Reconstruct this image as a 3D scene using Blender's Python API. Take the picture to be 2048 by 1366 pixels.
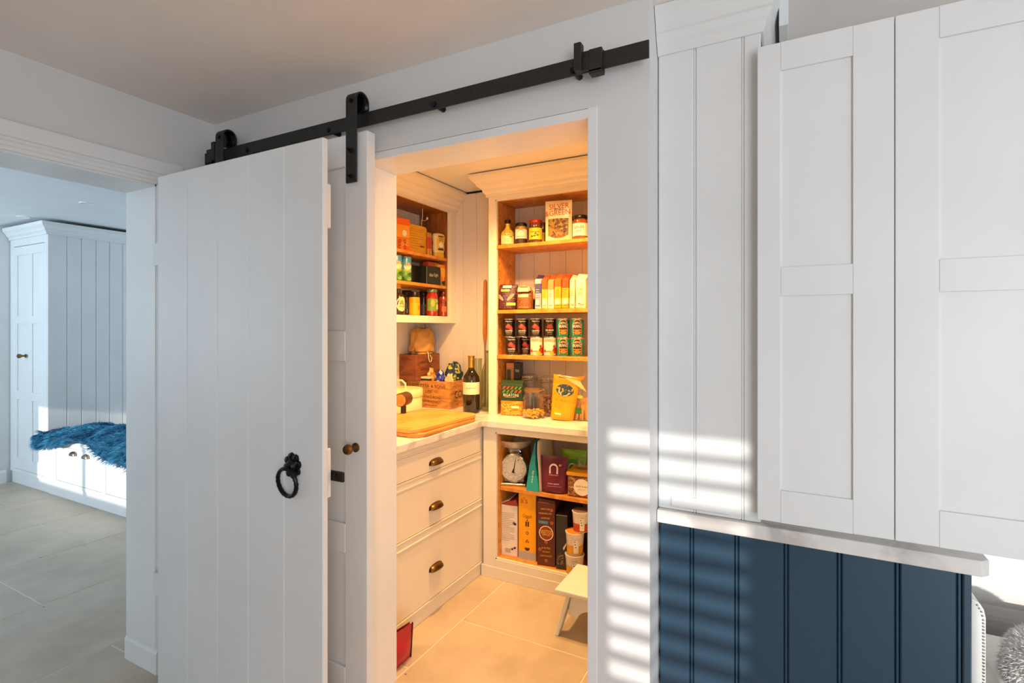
import bpy, bmesh, math, random
from math import sin, cos, pi, radians
random.seed(7)
D = bpy.data
for o in list(D.objects): D.objects.remove(o)
SC = bpy.context.scene
COL = SC.collection

# ---------------------------------------------------------------- camera, world, sun, daylight, exposure
H = 1.44; FPX = 1040.0; YAW = math.atan2(548, 1040); CY, SY = cos(YAW), sin(YAW)
cam = D.objects.new('camera', D.cameras.new('camera')); COL.objects.link(cam)
cam.location = (0, 0, H); cam.rotation_euler = (pi/2, 0, YAW)
cam.data.sensor_width = 36; cam.data.lens = 36*FPX/2048; cam.data.shift_y = -25/2048
cam.data.clip_start = .02
SC.camera = cam
W = D.worlds.new('sky'); SC.world = W; W.use_nodes = True
W.node_tree.nodes['Background'].inputs[0].default_value = (.62, .76, 1, 1)
W.node_tree.nodes['Background'].inputs[1].default_value = 1.6
SUN_DX, SUN_DZ = -.16, -.215
def lamp(name, kind, loc, energy, col, **kw):
    l = D.lights.new(name, kind); l.energy = energy; l.color = col
    o = D.objects.new(name, l); COL.objects.link(o); o.location = loc
    for k, v in kw.items():
        if k == 'rot': o.rotation_euler = v
        else: setattr(l, k, v)
    return o
from mathutils import Vector
sun = lamp('sun', 'SUN', (1, -6, 4), 3.6, (1, .93, .84), angle=radians(.55))
sun.rotation_euler = Vector((SUN_DX, 1, SUN_DZ)).to_track_quat('-Z', 'Y').to_euler()
# added area lamps that fill in for window daylight, tilted up to brighten ceilings
lamp('kitchen_daylight_fill', 'AREA', (1.9, -1.93, 1.2), 70, (.90, .955, 1), shape='RECTANGLE', size=1.7, size_y=2.0, rot=(radians(103), 0, 0))
lamp('hall_daylight_fill', 'AREA', (-5.3, -1.5, 1.5), 56, (.64, .83, 1), shape='RECTANGLE', size=1.6, size_y=1.0, rot=(radians(101), 0, 0), spread=radians(128))
VS = SC.view_settings
VS.view_transform = 'Standard'; VS.look = 'None'; VS.exposure = 0.0; VS.gamma = 1; VS.use_curve_mapping = False

# ---------------------------------------------------------------- measuring helpers (pixel + known plane -> metres)
def ray(px, py): 
    u = (px-1024)/FPX; return (CY*u-SY, SY*u+CY, -(py-658)/FPX)
def xY(px, Y): r = ray(px, 658); return Y/r[1]*r[0]
def zY(px, py, Y): r = ray(px, py); return H+Y/r[1]*r[2]
def yX(px, X): r = ray(px, 658); return X/r[0]*r[1]
def zX(px, py, X): r = ray(px, py); return H+X/r[0]*r[2]

# ---------------------------------------------------------------- materials
MATS = {}
def lin(c):
    if isinstance(c, str):
        c = c.lstrip('#'); c = [int(c[i:i+2], 16)/255 for i in (0, 2, 4)]
        c = [x/12.92 if x <= .04045 else ((x+.055)/1.055)**2.4 for x in c]
    return (*c[:3], 1)
def N(nt, t, **kw):
    n = nt.nodes.new(t)
    for k, v in kw.items():
        if k in n.inputs: n.inputs[k].default_value = v
        else: setattr(n, k, v)
    return n
def base(name, col, rough=.5, metal=0, spec=.5):
    m = D.materials.new(name); m.use_nodes = True; nt = m.node_tree; b = nt.nodes['Principled BSDF']
    b.inputs['Base Color'].default_value = lin(col); b.inputs['Roughness'].default_value = rough
    b.inputs['Metallic'].default_value = metal; b.inputs['Specular IOR Level'].default_value = spec
    MATS[name] = m; return m, nt, b
def coords(nt, scale=(1, 1, 1), out='Object'):
    t = N(nt, 'ShaderNodeTexCoord'); mp = N(nt, 'ShaderNodeMapping'); mp.inputs['Scale'].default_value = scale
    nt.links.new(t.outputs[out], mp.inputs[0]); return mp.outputs[0]
def ramp(nt, fac, stops, interp='LINEAR'):
    r = N(nt, 'ShaderNodeValToRGB'); cr = r.color_ramp; cr.interpolation = interp
    while len(cr.elements) < len(stops): cr.elements.new(.5)
    for e, (p, c) in zip(cr.elements, stops): e.position = p; e.color = lin(c)
    nt.links.new(fac, r.inputs[0]); return r.outputs[0]
def bump(nt, b, h, strength=.1, dist=.01):
    bp = N(nt, 'ShaderNodeBump', Strength=strength, Distance=dist); nt.links.new(h, bp.inputs['Height']); nt.links.new(bp.outputs[0], b.inputs['Normal'])
def shade(c, k):
    l = lin(c); return tuple(max(0, min(1, x*k)) for x in l[:3])
def paint(name, col, rough=.45, var=.03, bstr=.03):
    m, nt, b = base(name, col, rough)
    n = N(nt, 'ShaderNodeTexNoise', Scale=3.0, Detail=3.0); nt.links.new(coords(nt), n.inputs['Vector'])
    nt.links.new(ramp(nt, n.outputs[0], [(.3, shade(col, 1-var)), (.7, shade(col, 1+var))]), b.inputs['Base Color'])
    n2 = N(nt, 'ShaderNodeTexNoise', Scale=160.0, Detail=2.0); nt.links.new(coords(nt), n2.inputs['Vector']); bump(nt, b, n2.outputs[0], bstr, .002)
    return m
def wood(name, c1, c2, scale=(6, 6, .8), rough=.45):
    m, nt, b = base(name, c1, rough)
    n = N(nt, 'ShaderNodeTexNoise', Scale=6.0, Detail=6.0, Distortion=.6); nt.links.new(coords(nt, scale), n.inputs['Vector'])
    nt.links.new(ramp(nt, n.outputs[0], [(.3, c2), (.62, c1)]), b.inputs['Base Color']); bump(nt, b, n.outputs[0], .08, .003)
    return m
def metal(name, col, rough=.3, k=1.0): 
    m, nt, b = base(name, col, rough, k)
    n = N(nt, 'ShaderNodeTexNoise', Scale=60.0, Detail=2.0); nt.links.new(coords(nt), n.inputs['Vector'])
    nt.links.new(ramp(nt, n.outputs[0], [(.3, shade(col, .8)), (.7, shade(col, 1.15))]), b.inputs['Base Color']); return m
def glass(name, tint='#ffffff', refl=.12):
    m = D.materials.new(name); m.use_nodes = True; nt = m.node_tree; nt.nodes.remove(nt.nodes['Principled BSDF'])
    t = N(nt, 'ShaderNodeBsdfTransparent'); t.inputs[0].default_value = lin(tint)
    g = N(nt, 'ShaderNodeBsdfGlossy', Roughness=.05); lw = N(nt, 'ShaderNodeLayerWeight', Blend=.25); mx = N(nt, 'ShaderNodeMixShader')
    mul = N(nt, 'ShaderNodeMath', operation='MULTIPLY_ADD'); mul.inputs[1].default_value = .75; mul.inputs[2].default_value = refl*.3
    nt.links.new(lw.outputs['Facing'], mul.inputs[0]); nt.links.new(mul.outputs[0], mx.inputs[0])
    nt.links.new(t.outputs[0], mx.inputs[1]); nt.links.new(g.outputs[0], mx.inputs[2]); nt.links.new(mx.outputs[0], nt.nodes['Material Output'].inputs[0])
    MATS[name] = m; return m
def speck(name, cols, scale=60, rough=.5, bstr=.4):
    m, nt, b = base(name, cols[0], rough)
    v = N(nt, 'ShaderNodeTexVoronoi', Scale=float(scale)); nt.links.new(coords(nt), v.inputs['Vector'])
    w = N(nt, 'ShaderNodeSeparateColor'); nt.links.new(v.outputs['Color'], w.inputs[0])
    k = len(cols); nt.links.new(ramp(nt, w.outputs[0], [(i/k, c) for i, c in enumerate(cols)], 'CONSTANT'), b.inputs['Base Color'])
    bump(nt, b, v.outputs['Distance'], bstr, .004); return m
def flat(col, rough=.45):
    nm = 'print_'+(col if isinstance(col, str) else '_'.join('%.2f' % c for c in col)).lstrip('#')+('' if rough == .45 else '_%d' % (rough*100))
    if nm in MATS: return MATS[nm]
    m, nt, b = base(nm, col, rough)
    n = N(nt, 'ShaderNodeTexNoise', Scale=30.0, Detail=2.0); nt.links.new(coords(nt), n.inputs['Vector'])
    nt.links.new(ramp(nt, n.outputs[0], [(.3, shade(col, .95)), (.7, shade(col, 1.05))]), b.inputs['Base Color']); return m
def zones(name, stops, rough=.3, wrinkle=.25, wscale=18.0):
    """print in horizontal colour bands over the packet's height"""
    m, nt, b = base(name, stops[0][1], rough)
    s = N(nt, 'ShaderNodeSeparateXYZ'); nt.links.new(coords(nt, out='Generated'), s.inputs[0])
    nt.links.new(ramp(nt, s.outputs[2], stops, 'CONSTANT'), b.inputs['Base Color'])
    n = N(nt, 'ShaderNodeTexNoise', Scale=wscale, Detail=3.0); nt.links.new(coords(nt), n.inputs['Vector']); bump(nt, b, n.outputs[0], wrinkle, .01)
    return m

WHITE = paint('white_paint', '#e3e4e3', .42)
WALL = paint('wall_emulsion', '#dedddb', .6)
CEIL = paint('ceiling_emulsion', '#f0e9e3', .7)
HCEIL = paint('hall_ceiling_emulsion', '#e6e8ea', .7)
CREAM = paint('cabinet_paint', '#e6ddcc', .4)
PBOARD = paint('pantry_board_paint', '#d8d2cc', .5)
NAVY = paint('navy_paint', '#264358', .32)
TRIM = paint('trim_gloss', '#e9eae9', .3)
OAK = wood('oak', '#d8933f', '#b9701f', (4, 4, 4))
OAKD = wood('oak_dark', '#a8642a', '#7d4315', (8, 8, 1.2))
CRATE1 = wood('crate_red_brown', '#8b4a26', '#61301a', (2, 2, 9))
CRATE2 = wood('crate_pine', '#c98f4c', '#9d5f28', (2, 2, 9))
BOARDW = wood('chopping_board_maple', '#d8a055', '#bf8236', (3, .6, 3))
BOARDW2 = wood('chopping_board_edge', '#c98e46', '#a8682c', (3, .6, 3))
BLACK = metal('black_steel', '#2b2b2a', .5, .3)
IRON = metal('black_iron', '#141415', .3, .6)
BRASS = metal('aged_brass', '#7d6236', .33)
NICKEL = metal('satin_nickel', '#a89c8a', .3)
STEEL = metal('polished_steel', '#c9c5bd', .14)
GLASS = glass('clear_glass')
GLASSG = glass('green_glass', '#d9e0cf')
SHADOW_BLACK = paint('shadow_gap_black', '#0e0c0b', .9)
def marble():
    m, nt, b = base('marble', '#dedbd7', .25)
    n = N(nt, 'ShaderNodeTexNoise', Scale=4.0, Detail=8.0, Distortion=1.5); nt.links.new(coords(nt), n.inputs['Vector'])
    nt.links.new(ramp(nt, n.outputs[0], [(.36, '#bfbab6'), (.47, '#dcd8d3'), (.6, '#e6e3df')]), b.inputs['Base Color']); return m
MARBLE = marble()
def limestone():
    m, nt, b = base('limestone', '#b5a48e', .42)
    oi = N(nt, 'ShaderNodeObjectInfo'); t = N(nt, 'ShaderNodeTexCoord')
    n = N(nt, 'ShaderNodeTexNoise', Scale=2.6, Detail=9.0, Roughness=.65, noise_dimensions='4D'); nt.links.new(t.outputs['Object'], n.inputs['Vector'])
    mm = N(nt, 'ShaderNodeMath', operation='MULTIPLY'); mm.inputs[1].default_value = 37.; nt.links.new(oi.outputs['Random'], mm.inputs[0]); nt.links.new(mm.outputs[0], n.inputs['W'])
    c = ramp(nt, n.outputs[0], [(.3, '#ab9b88'), (.5, '#bfb09c'), (.72, '#cdbfab')])
    v = N(nt, 'ShaderNodeTexVoronoi', Scale=5.5); nt.links.new(t.outputs['Object'], v.inputs['Vector'])
    mk = ramp(nt, v.outputs['Distance'], [(.0, '#000000'), (.03, '#000000'), (.04, '#ffffff')])
    mx = N(nt, 'ShaderNodeMix', data_type='RGBA'); nt.links.new(mk, mx.inputs[0]); mx.inputs[6].default_value = lin('#6d6156'); nt.links.new(c, mx.inputs[7])
    nt.links.new(mx.outputs[2], b.inputs['Base Color']); bump(nt, b, n.outputs[0], .06, .01); return m
STONE = limestone()
GROUT = paint('grout', '#ddd5c8', .8)

# ---------------------------------------------------------------- mesh helpers
def top(o):
    while o.parent: o = o.parent
    return o
class MB:
    def __init__(s): s.v = []; s.f = []
    def add(s, v, f):
        k = len(s.v); s.v += [tuple(p) for p in v]; s.f += [tuple(i+k for i in q) for q in f]; return s
    def box(s, x0, x1, y0, y1, z0, z1):
        return s.add([(x, y, z) for z in (z0, z1) for y in (y0, y1) for x in (x0, x1)], [(0, 2, 3, 1), (4, 5, 7, 6), (0, 1, 5, 4), (2, 6, 7, 3), (0, 4, 6, 2), (1, 3, 7, 5)])
    def lathe(s, prof, n=20, cx=0, cy=0, cap=True):
        m = len(prof); v = []; f = []
        for r, z in prof:
            for i in range(n): a = 2*pi*i/n; v.append((cx+r*cos(a), cy+r*sin(a), z))
        for j in range(m-1):
            for i in range(n): f.append((j*n+i, j*n+(i+1) % n, (j+1)*n+(i+1) % n, (j+1)*n+i))
        if cap: f.append(tuple(range(n-1, -1, -1))); f.append(tuple((m-1)*n+i for i in range(n)))
        return s.add(v, f)
    def prism(s, poly, a0, a1, ax='y'):
        n = len(poly); g = {'y': lambda p, a: (p[0], a, p[1]), 'x': lambda p, a: (a, p[0], p[1]), 'z': lambda p, a: (p[0], p[1], a)}[ax]
        v = [g(p, a0) for p in poly]+[g(p, a1) for p in poly]
        f = [tuple(range(n)), tuple(range(2*n-1, n-1, -1))]+[(i, i+n, (i+1) % n+n, (i+1) % n) for i in range(n)]
        return s.add(v, f)
    def tube(s, pts, r, n=8, closed=False, caps=True):
        P = [Vector(p) for p in pts]; m = len(P); rr = r if hasattr(r, '__len__') else [r]*m; v = []; f = []; prev = None
        for i, p in enumerate(P):
            a = P[(i-1) % m] if (closed or i > 0) else p; b = P[(i+1) % m] if (closed or i < m-1) else p
            t = (b-a).normalized(); u = prev if prev else Vector((.13, .37, .92)); u = (u-t*u.dot(t))
            if u.length < 1e-3: u = Vector((1, 0, 0))-t*t.x
            u.normalize(); prev = u; w = t.cross(u)
            for k in range(n): an = 2*pi*k/n; v.append(p+(u*cos(an)+w*sin(an))*rr[i])
        for i in range(m if closed else m-1):
            j = (i+1) % m
            for k in range(n): f.append((i*n+k, i*n+(k+1) % n, j*n+(k+1) % n, j*n+k))
        if caps and not closed: f.append(tuple(range(n-1, -1, -1))); f.append(tuple((m-1)*n+k for k in range(n)))
        return s.add(v, f)
    def grid(s, fn, nu, nv):
        v = [fn(i/nu, j/nv) for j in range(nv+1) for i in range(nu+1)]
        return s.add(v, [(j*(nu+1)+i, j*(nu+1)+i+1, (j+1)*(nu+1)+i+1, (j+1)*(nu+1)+i) for j in range(nv) for i in range(nu)])
    def sweep(s, path, prof):
        """profile (out, z) swept along a polyline in plan; 'out' is to the right of travel"""
        m = len(path); k = len(prof); v = []
        for i, p in enumerate(path):
            ns = []
            for a, b in ((i-1, i), (i, i+1)):
                if a >= 0 and b < m:
                    dx, dy = path[b][0]-path[a][0], path[b][1]-path[a][1]; l = math.hypot(dx, dy); ns.append((dy/l, -dx/l))
            if len(ns) == 2:
                q = 1+ns[0][0]*ns[1][0]+ns[0][1]*ns[1][1]; nx, ny = (ns[0][0]+ns[1][0])/q, (ns[0][1]+ns[1][1])/q
            else: nx, ny = ns[0]
            v += [(p[0]+nx*o, p[1]+ny*o, z) for o, z in prof]
        f = [(i*k+j, i*k+(j+1) % k, (i+1)*k+(j+1) % k, (i+1)*k+j) for i in range(m-1) for j in range(k)]
        f += [tuple(range(k)), tuple((m-1)*k+j for j in range(k-1, -1, -1))]
        return s.add(v, f)
    def build(s, name, mat, parent=None, world=False, smooth=False, bevel=0, origin=None, solid=0, seg=1):
        me = D.meshes.new(name); off = Vector((0, 0, 0))
        if world and parent: off = top(parent).location
        if origin: off = Vector(origin)
        me.from_pydata([tuple(Vector(p)-off) for p in s.v], [], s.f)
        bm = bmesh.new(); bm.from_mesh(me)
        bmesh.ops.recalc_face_normals(bm, faces=bm.faces)
        if bevel:
            es = [e for e in bm.edges if len(e.link_faces) == 2 and e.calc_face_angle(0) > .5]
            bmesh.ops.bevel(bm, geom=es, offset=bevel, segments=seg, affect='EDGES', profile=.5, clamp_overlap=True)
        bm.to_mesh(me); bm.free()
        if smooth:
            me.polygons.foreach_set('use_smooth', [True]*len(me.polygons)); me.set_sharp_from_angle(angle=radians(42))
        me.materials.append(mat)
        o = D.objects.new(name, me); COL.objects.link(o)
        if origin: o.location = origin
        if parent: o.parent = parent
        if solid: md = o.modifiers.new('thickness', 'SOLIDIFY'); md.thickness = solid; md.offset = 0
        return o
def thing(name, label, cat, loc=(0, 0, 0), rz=0, group=None):
    o = D.objects.new(name, None); COL.objects.link(o); o.location = loc; o.rotation_euler = (0, 0, rz); o.empty_display_size = .05
    o['label'] = label; o['category'] = cat
    if group: o['group'] = group
    return o
def tag(o, label, cat, group=None):
    o['label'] = label; o['category'] = cat
    if group: o['group'] = group
    return o
def struct(o): o['kind'] = 'structure'; return o
def stuff(o): o['kind'] = 'stuff'; return o
def bx(name, mat, parent, x0, x1, y0, y1, z0, z1, bevel=.0015, world=True): return MB().box(x0, x1, y0, y1, z0, z1).build(name, mat, parent, world, bevel=bevel)
def root_empty(name): 
    o = D.objects.new(name, None); COL.objects.link(o); o.empty_display_size = .05; return struct(o)
def dup(o, parent=None, loc=None, rz=None, label=None):
    c = o.copy(); COL.objects.link(c); c.parent = parent
    if loc: c.location = loc
    if rz is not None: c.rotation_euler = (0, 0, rz)
    if label: c['label'] = label
    for ch in list(o.children): dup(ch, c)
    return c

# prints laid on a surface: surf(x, z) -> 3D point; 2D shapes are mapped onto it
def cyl(r, e=.0007): return lambda x, z: ((r+e)*sin(x/r), -(r+e)*cos(x/r), z)
def plane(y, e=.0007): return lambda x, z: (x, y-e, z)
def plane_x(x0, e=.0007): return lambda y, z: (x0+e, y, z)
def patch(parent, name, col, surf, x0, x1, z0, z1, n=8, nz=2):
    return MB().grid(lambda u, v: surf(x0+(x1-x0)*u, z0+(z1-z0)*v), n, nz).build(name, col if not isinstance(col, str) else flat(col), parent, smooth=True)
def blob(parent, name, col, surf, cx, cz, rx, rz, n=20, tilt=0):
    ct, st = cos(tilt), sin(tilt); b = MB(); v = [surf(cx, cz)]
    for k in (.5, 1):
        for i in range(n): a = 2*pi*i/n; x, z = rx*k*cos(a), rz*k*sin(a); v.append(surf(cx+x*ct-z*st, cz+x*st+z*ct))
    f = [(0, 1+i, 1+(i+1) % n) for i in range(n)]+[(1+i, 1+n+i, 1+n+(i+1) % n, 1+(i+1) % n) for i in range(n)]
    return b.add(v, f).build(name, col if not isinstance(col, str) else flat(col), parent, smooth=True)
def ringp(parent, name, col, surf, cx, cz, r0, r1, n=24, a0=0, a1=2*pi):
    return MB().grid(lambda u, v: surf(cx+(r0+(r1-r0)*v)*cos(a0+(a1-a0)*u), cz+(r0+(r1-r0)*v)*sin(a0+(a1-a0)*u)), n, 1).build(name, col if not isinstance(col, str) else flat(col), parent)
def poly(parent, name, col, surf, pts):
    return MB().add([surf(*p) for p in pts], [tuple(range(len(pts)))]).build(name, col if not isinstance(col, str) else flat(col), parent)
TXT = {}
def text(parent, s, col, surf, cx, cz, w, h, name='lettering', arc=0, tilt=0, e=0):
    if s not in TXT:
        c = D.curves.new('t', 'FONT'); c.body = s; c.resolution_u = 2; o = D.objects.new('t', c); COL.objects.link(o)
        me = o.to_mesh(); vs = [(p.co.x, p.co.y) for p in me.vertices]; fs = [tuple(p.vertices) for p in me.polygons]; o.to_mesh_clear()
        D.objects.remove(o); D.curves.remove(c)
        x0 = min(p[0] for p in vs); x1 = max(p[0] for p in vs); y0 = min(p[1] for p in vs); y1 = max(p[1] for p in vs)
        TXT[s] = ([((p[0]-x0)/(x1-x0)-.5, (p[1]-y0)/(y1-y0)-.5) for p in vs], fs)
    vs, fs = TXT[s]; out = []
    ct, st = cos(tilt), sin(tilt)
    for x, z in vs:
        X, Z = x*w, z*h
        if arc: Z -= arc*(2*x)**2
        out.append(surf(cx+X*ct-Z*st, cz+X*st+Z*ct))
    if e: out = [(a, b-e, c) for a, b, c in out]
    return MB().add(out, fs).build(name, col if not isinstance(col, str) else flat(col), parent)
def sup(s, e=.0006):     # raise a print above another print
    def g(x, z):
        p = s(x, z); q = s(x+.0005, z); t = Vector(q)-Vector(p); n = Vector((t.y, -t.x, 0)).normalized()
        return (p[0]+n.x*e, p[1]+n.y*e, p[2])
    return g

# ================================================================ STRUCTURE
ZC, ZP, ZH = 2.38, 2.392, 2.405
XW, YN, YB = -2.33, 1.48, 3.08            # west wall face, pantry wall face, pantry back wall
XR0, XR1 = -1.41, -.524                   # pantry opening
# floors
fl = struct(MB().box(-6.8, 3.6, -3.0, 3.3, -.12, -.0016).build('floor', GROUT))
colx = [-6.99, -6.28, -5.57, -4.86, -4.15, -3.44, -2.72, -2.07, -1.42, -.74, -.06, .62, 1.30, 1.98, 2.66, 3.34]
off = {-6.28: 1.838, -5.57: 1.35, -4.86: 1.77, -4.15: 1.26, -3.44: 1.70, -2.72: 1.246, -2.07: 1.75, -1.42: 2.16, -.74: 1.62, -.06: 2.1, .62: 1.6}
for i in range(len(colx)-1):
    x0, x1 = colx[i], colx[i+1]; o0 = off.get(x0, 1.9-.4*(i % 2)); y = o0-.92*6
    while y < 3.3:
        y0, y1 = max(y, -3.0), min(y+.92, 3.25); y += .92
        if y1-y0 < .05 or (x1 < -2.8 and y0 < -1.8 and y1 < -1.5) : continue
        xa, xb = max(x0, -6.75)+.003, min(x1, 3.55)-.003
        o = MB().box(xa, xb, y0+.003, y1-.003, -.011, 0).build('tile', STONE, None, bevel=.001, origin=((xa+xb)/2, (y0+y1)/2, 0)); o.parent = fl
# ceilings
struct(MB().box(XW, 3.5, -2.9, YN, ZC, ZC+.1).box(-.34, 3.5, YN, 2.6, ZC, ZC+.1).build('ceiling', CEIL))
struct(MB().box(-2.5, -.34, YN+.02, 3.2, ZP, ZP+.1).build('ceiling_pantry', TRIM))
struct(MB().box(-6.8, XW-.1, -1.8, 3.0, ZH, ZH+.1).build('ceiling_hall', HCEIL))
# walls
struct(MB().box(-2.45, XR0-.03, YN, 1.66, 0, ZC+.02).box(XR1+.03, -.34, YN, 1.66, 0, ZC+.02).box(XR0-.03, XR1+.03, YN, 1.66, 2.10, ZC+.02).build('wall_north', WALL))
struct(MB().box(-2.55, XW, -2.9, .29, 0, ZC+.02).box(-2.55, XW, 1.235, YN+.05, 0, ZC+.02).box(-2.55, XW, .29, 1.235, 2.047, ZC+.02).box(-2.55, -2.352, YN+.05, 3.2, 0, ZC+.02).build('wall_west', WALL))
wb = struct(MB().box(-2.4, -.34, YB, 3.2, 0, ZP).build('wall_pantry_back', PBOARD))
struct(MB().box(-.46, -.34, 1.66, YB, 0, ZP).build('wall_pantry_right', WALL))
struct(MB().box(-.34, 3.5, 2.45, 2.57, 0, ZC+.02).build('wall_alcove', WALL))
# south wall with a tall window (slatted blind) and glazed doors; east wall with glazed doors
SW = -2.0
struct(MB().box(-2.55, .10, SW-.12, SW, 0, ZC).box(.10, .50, SW-.12, SW, 0, .9).box(.10, .50, SW-.12, SW, 2.0, ZC).box(.50, 1.05, SW-.12, SW, 0, ZC)
       .box(1.05, 2.75, SW-.12, SW, 2.15, ZC).box(2.75, 3.5, SW-.12, SW, 0, ZC).build('wall_south', WALL))
struct(MB().box(3.4, 3.5, SW, -1.2, 0, ZC).box(3.4, 3.5, .6, 2.5, 0, ZC).box(3.4, 3.5, -1.2, .6, 2.15, ZC).build('wall_east', WALL))
def window(name, a0, a1, z0, z1, y, mull):
    w = root_empty(name); w.location = (0, y, z0)
    m = MB().box(a0, a1, y, y+.05, z0, z0+.05).box(a0, a1, y, y+.05, z1-.05, z1)
    for t in [a0, a1-.05]+mull: m.box(t, t+.05, y, y+.05, z0+.05, z1-.05)
    m.build('window_frame', TRIM, w, True)
    MB().box(a0+.05, a1-.05, y+.022, y+.028, z0+.05, z1-.05).build('pane', GLASS, w, True)
window('window_1', .05, .55, .9, 2.0, SW-.11, [])
window('window_2', 1.05, 2.75, .0, 2.15, SW-.11, [1.87])
bl = thing('slatted_blind', 'white horizontal slat blind hanging in the window behind the viewer', 'blind', (.3, SW+.03, .9))
for i in range(15):
    z = .93+i*.075
    MB().prism([(SW+.014, z+.020), (SW+.018, z+.021), (SW+.040, z-.019), (SW+.036, z-.020)], .06, .54, 'x').build('slat', TRIM, bl, True)
bx('headrail', TRIM, bl, .06, .54, SW+.005, SW+.065, 2.02, 2.07)
# hall shell
struct(MB().box(-6.8, -2.5, 2.79, 2.9, 0, ZH).build('wall_hall_north', WHITE))
struct(MB().box(-6.6, -6.47, -1.7, 2.79, 0, ZH).build('wall_hall_west', WALL))
struct(MB().box(-6.6, -5.35, -1.72, -1.6, 0, ZH).box(-5.35, -3.6, -1.72, -1.6, 0, .85).box(-5.35, -3.6, -1.72, -1.6, 1.62, ZH).box(-3.6, -2.5, -1.72, -1.6, 0, ZH).build('wall_hall_south', WALL))
window('window_3', -5.35, -3.6, .85, 1.62, -1.71, [-4.5])
struct(MB().sweep([(-6.47, -1.5), (-6.47, 2.1)], [(0, 0), (.018, 0), (.018, .1), (.01, .115), (0, .12)]).build('baseboard_hall_west', TRIM))
struct(MB().box(-2.56, XW+.015, 1.222, 1.24, .0, .085).prism([(1.222, .085), (1.24, .085), (1.24, .1), (1.228, .1)], -2.56, XW+.015, 'x').build('baseboard_doorway', TRIM))
# doorway trim (moulded architrave)
aprof = [(0, 0), (.012, 0), (.012, .012), (.018, .016), (.018, .026), (.025, .032), (.025, .04), (.02, .046), (.02, .098), (.0, .098)]
m = MB()
pr = [(o, 2.043+z) for o, z in aprof]
m.sweep([(XW, .20), (XW, 1.235+.1)][::-1] if False else [(XW, .20), (XW, 1.327)], pr)
m.prism([(XW, 1.229), (XW+.012, 1.229), (XW+.012, 1.241), (XW+.018, 1.245), (XW+.018, 1.255), (XW+.025, 1.261), (XW+.025, 1.269), (XW+.02, 1.275), (XW+.02, 1.327), (XW, 1.327)], 0, 2.05, 'z')
struct(m.build('trim_1', TRIM))
struct(MB().box(-2.552, XW+.002, .29, 1.235, 2.035, 2.047).box(-2.552, XW+.002, 1.225, 1.2355, .1, 2.047).build('trim_2', TRIM))
# pantry opening lining
m = MB().box(XR0-.03, XR0, YN-.003, 1.664, 0, 2.07).box(XR1, XR1+.03, YN-.003, 1.664, 0, 2.10).box(XR0-.03, XR1, YN-.003, 1.664, 2.07, 2.098)
struct(m.build('trim_3', TRIM, bevel=.0015))
# pantry boarding: each board its own piece
for i in range(17):
    x0 = -2.33+i*.11; MB().box(x0+.0006, min(x0+.1094, -.462), YB-.02, YB, 0.0, ZP-.012).build('board', PBOARD, wb, bevel=.0025)
wl = struct(MB().box(-2.354, -2.348, 1.66, YB-.02, 0, ZP-.012).build('wall_pantry_left', PBOARD))
for i in range(13):
    y0 = 1.66+i*.1085; MB().box(-2.348, -2.33, y0+.0006, min(y0+.1079, YB-.021), 0, ZP-.012).build('board', PBOARD, wl, bevel=.0025)
struct(MB().box(-2.33, -.46, YB-.022, YB-.02, ZP-.012, ZP).box(-2.332, -2.33, 1.66, YB-.02, ZP-.012, ZP).build('shadow_gap_strip', SHADOW_BLACK))  # black strip paints the shade in the gap under the pantry ceiling
# recessed warm downlights in the pantry ceiling
gm, gnt, gb = base('warm_lens', '#ffffff', .4); gb.inputs['Emission Color'].default_value = (1, .66, .33, 1); gb.inputs['Emission Strength'].default_value = 8
for x, y, lab in ((-1.40, 2.15, 'over the drawers'), (-1.0, 2.36, 'in front of the tall shelf unit')):
    gl = thing('pantry_downlight', 'small warm recessed downlight in the pantry ceiling '+lab, 'light', (x, y, ZP), group='pantry downlights')
    MB().lathe([(.032, -.003), (.045, -.007), (.05, -.001), (.05, 0)], 20).build('bezel', TRIM, gl, smooth=True); MB().lathe([(.001, -.004), (.032, -.004)], 16, cap=False).build('lens', gm, gl)
    lamp('pantry_downlight_beam', 'SPOT', (x, y, ZP-.03), 165 if x < -1.2 else 92, (1, .55, .19), spot_size=radians(148), spot_blend=1.0, shadow_soft_size=.04)

# ================================================================ DOORS AND TRACK
# ledged tongue-and-groove door standing open on the doorway hinge
door = root_empty('door_1'); door.location = (-2.226, 1.18, 0)
door['label'] = 'white ledged plank door with black ring pull standing open'
gx = [-2.226, -2.024, -1.839, -1.664, -1.481, -1.300]; DY = 1.18
for a, b in zip(gx, gx[1:]): bx('board', WHITE, door, a+.0003, b-.0003, DY, DY+.022, .01, 2.05, .0028)
for z0, z1 in ((1.768, 1.912), (.892, 1.052), (.12, .27)): bx('ledge', WHITE, door, -2.19, -1.312, DY+.022, DY+.046, z0, z1, .003)
lt = MB().box(-1.36, -1.262, DY+.046, DY+.056, .945, .978).build('latch', IRON, door, True, bevel=.002)
MB().lathe([(.006, 0), (.006, .004), (.003, .006)], 10, ).build('screw', IRON, lt).location = (.93, .047, .962)
for z in (.35, 1.70): MB().box(-2.3, -2.19, DY+.0225, DY+.030, z, z+.09).lathe([(.008, z-.005), (.008, z+.095)], 10, -2.25, DY+.034).build('hinge', WHITE, door, True)
rp = MB()
for i in range(8):
    a = 2*pi*i/8+.2; rp.lathe([(.001, -.012), (.013, -.008), (.016, 0), (.001, .001)], 8)
    k = len(rp.v); n = 32
    for j in range(k-n, k): x, y, z = rp.v[j]; rp.v[j] = (x*.9+.026*cos(a), z, y*.9+.030*sin(a))
k0 = len(rp.v); rp.lathe([(.001, -.022), (.014, -.02), (.022, -.01), (.026, 0), (.001, .001)], 14)
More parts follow.
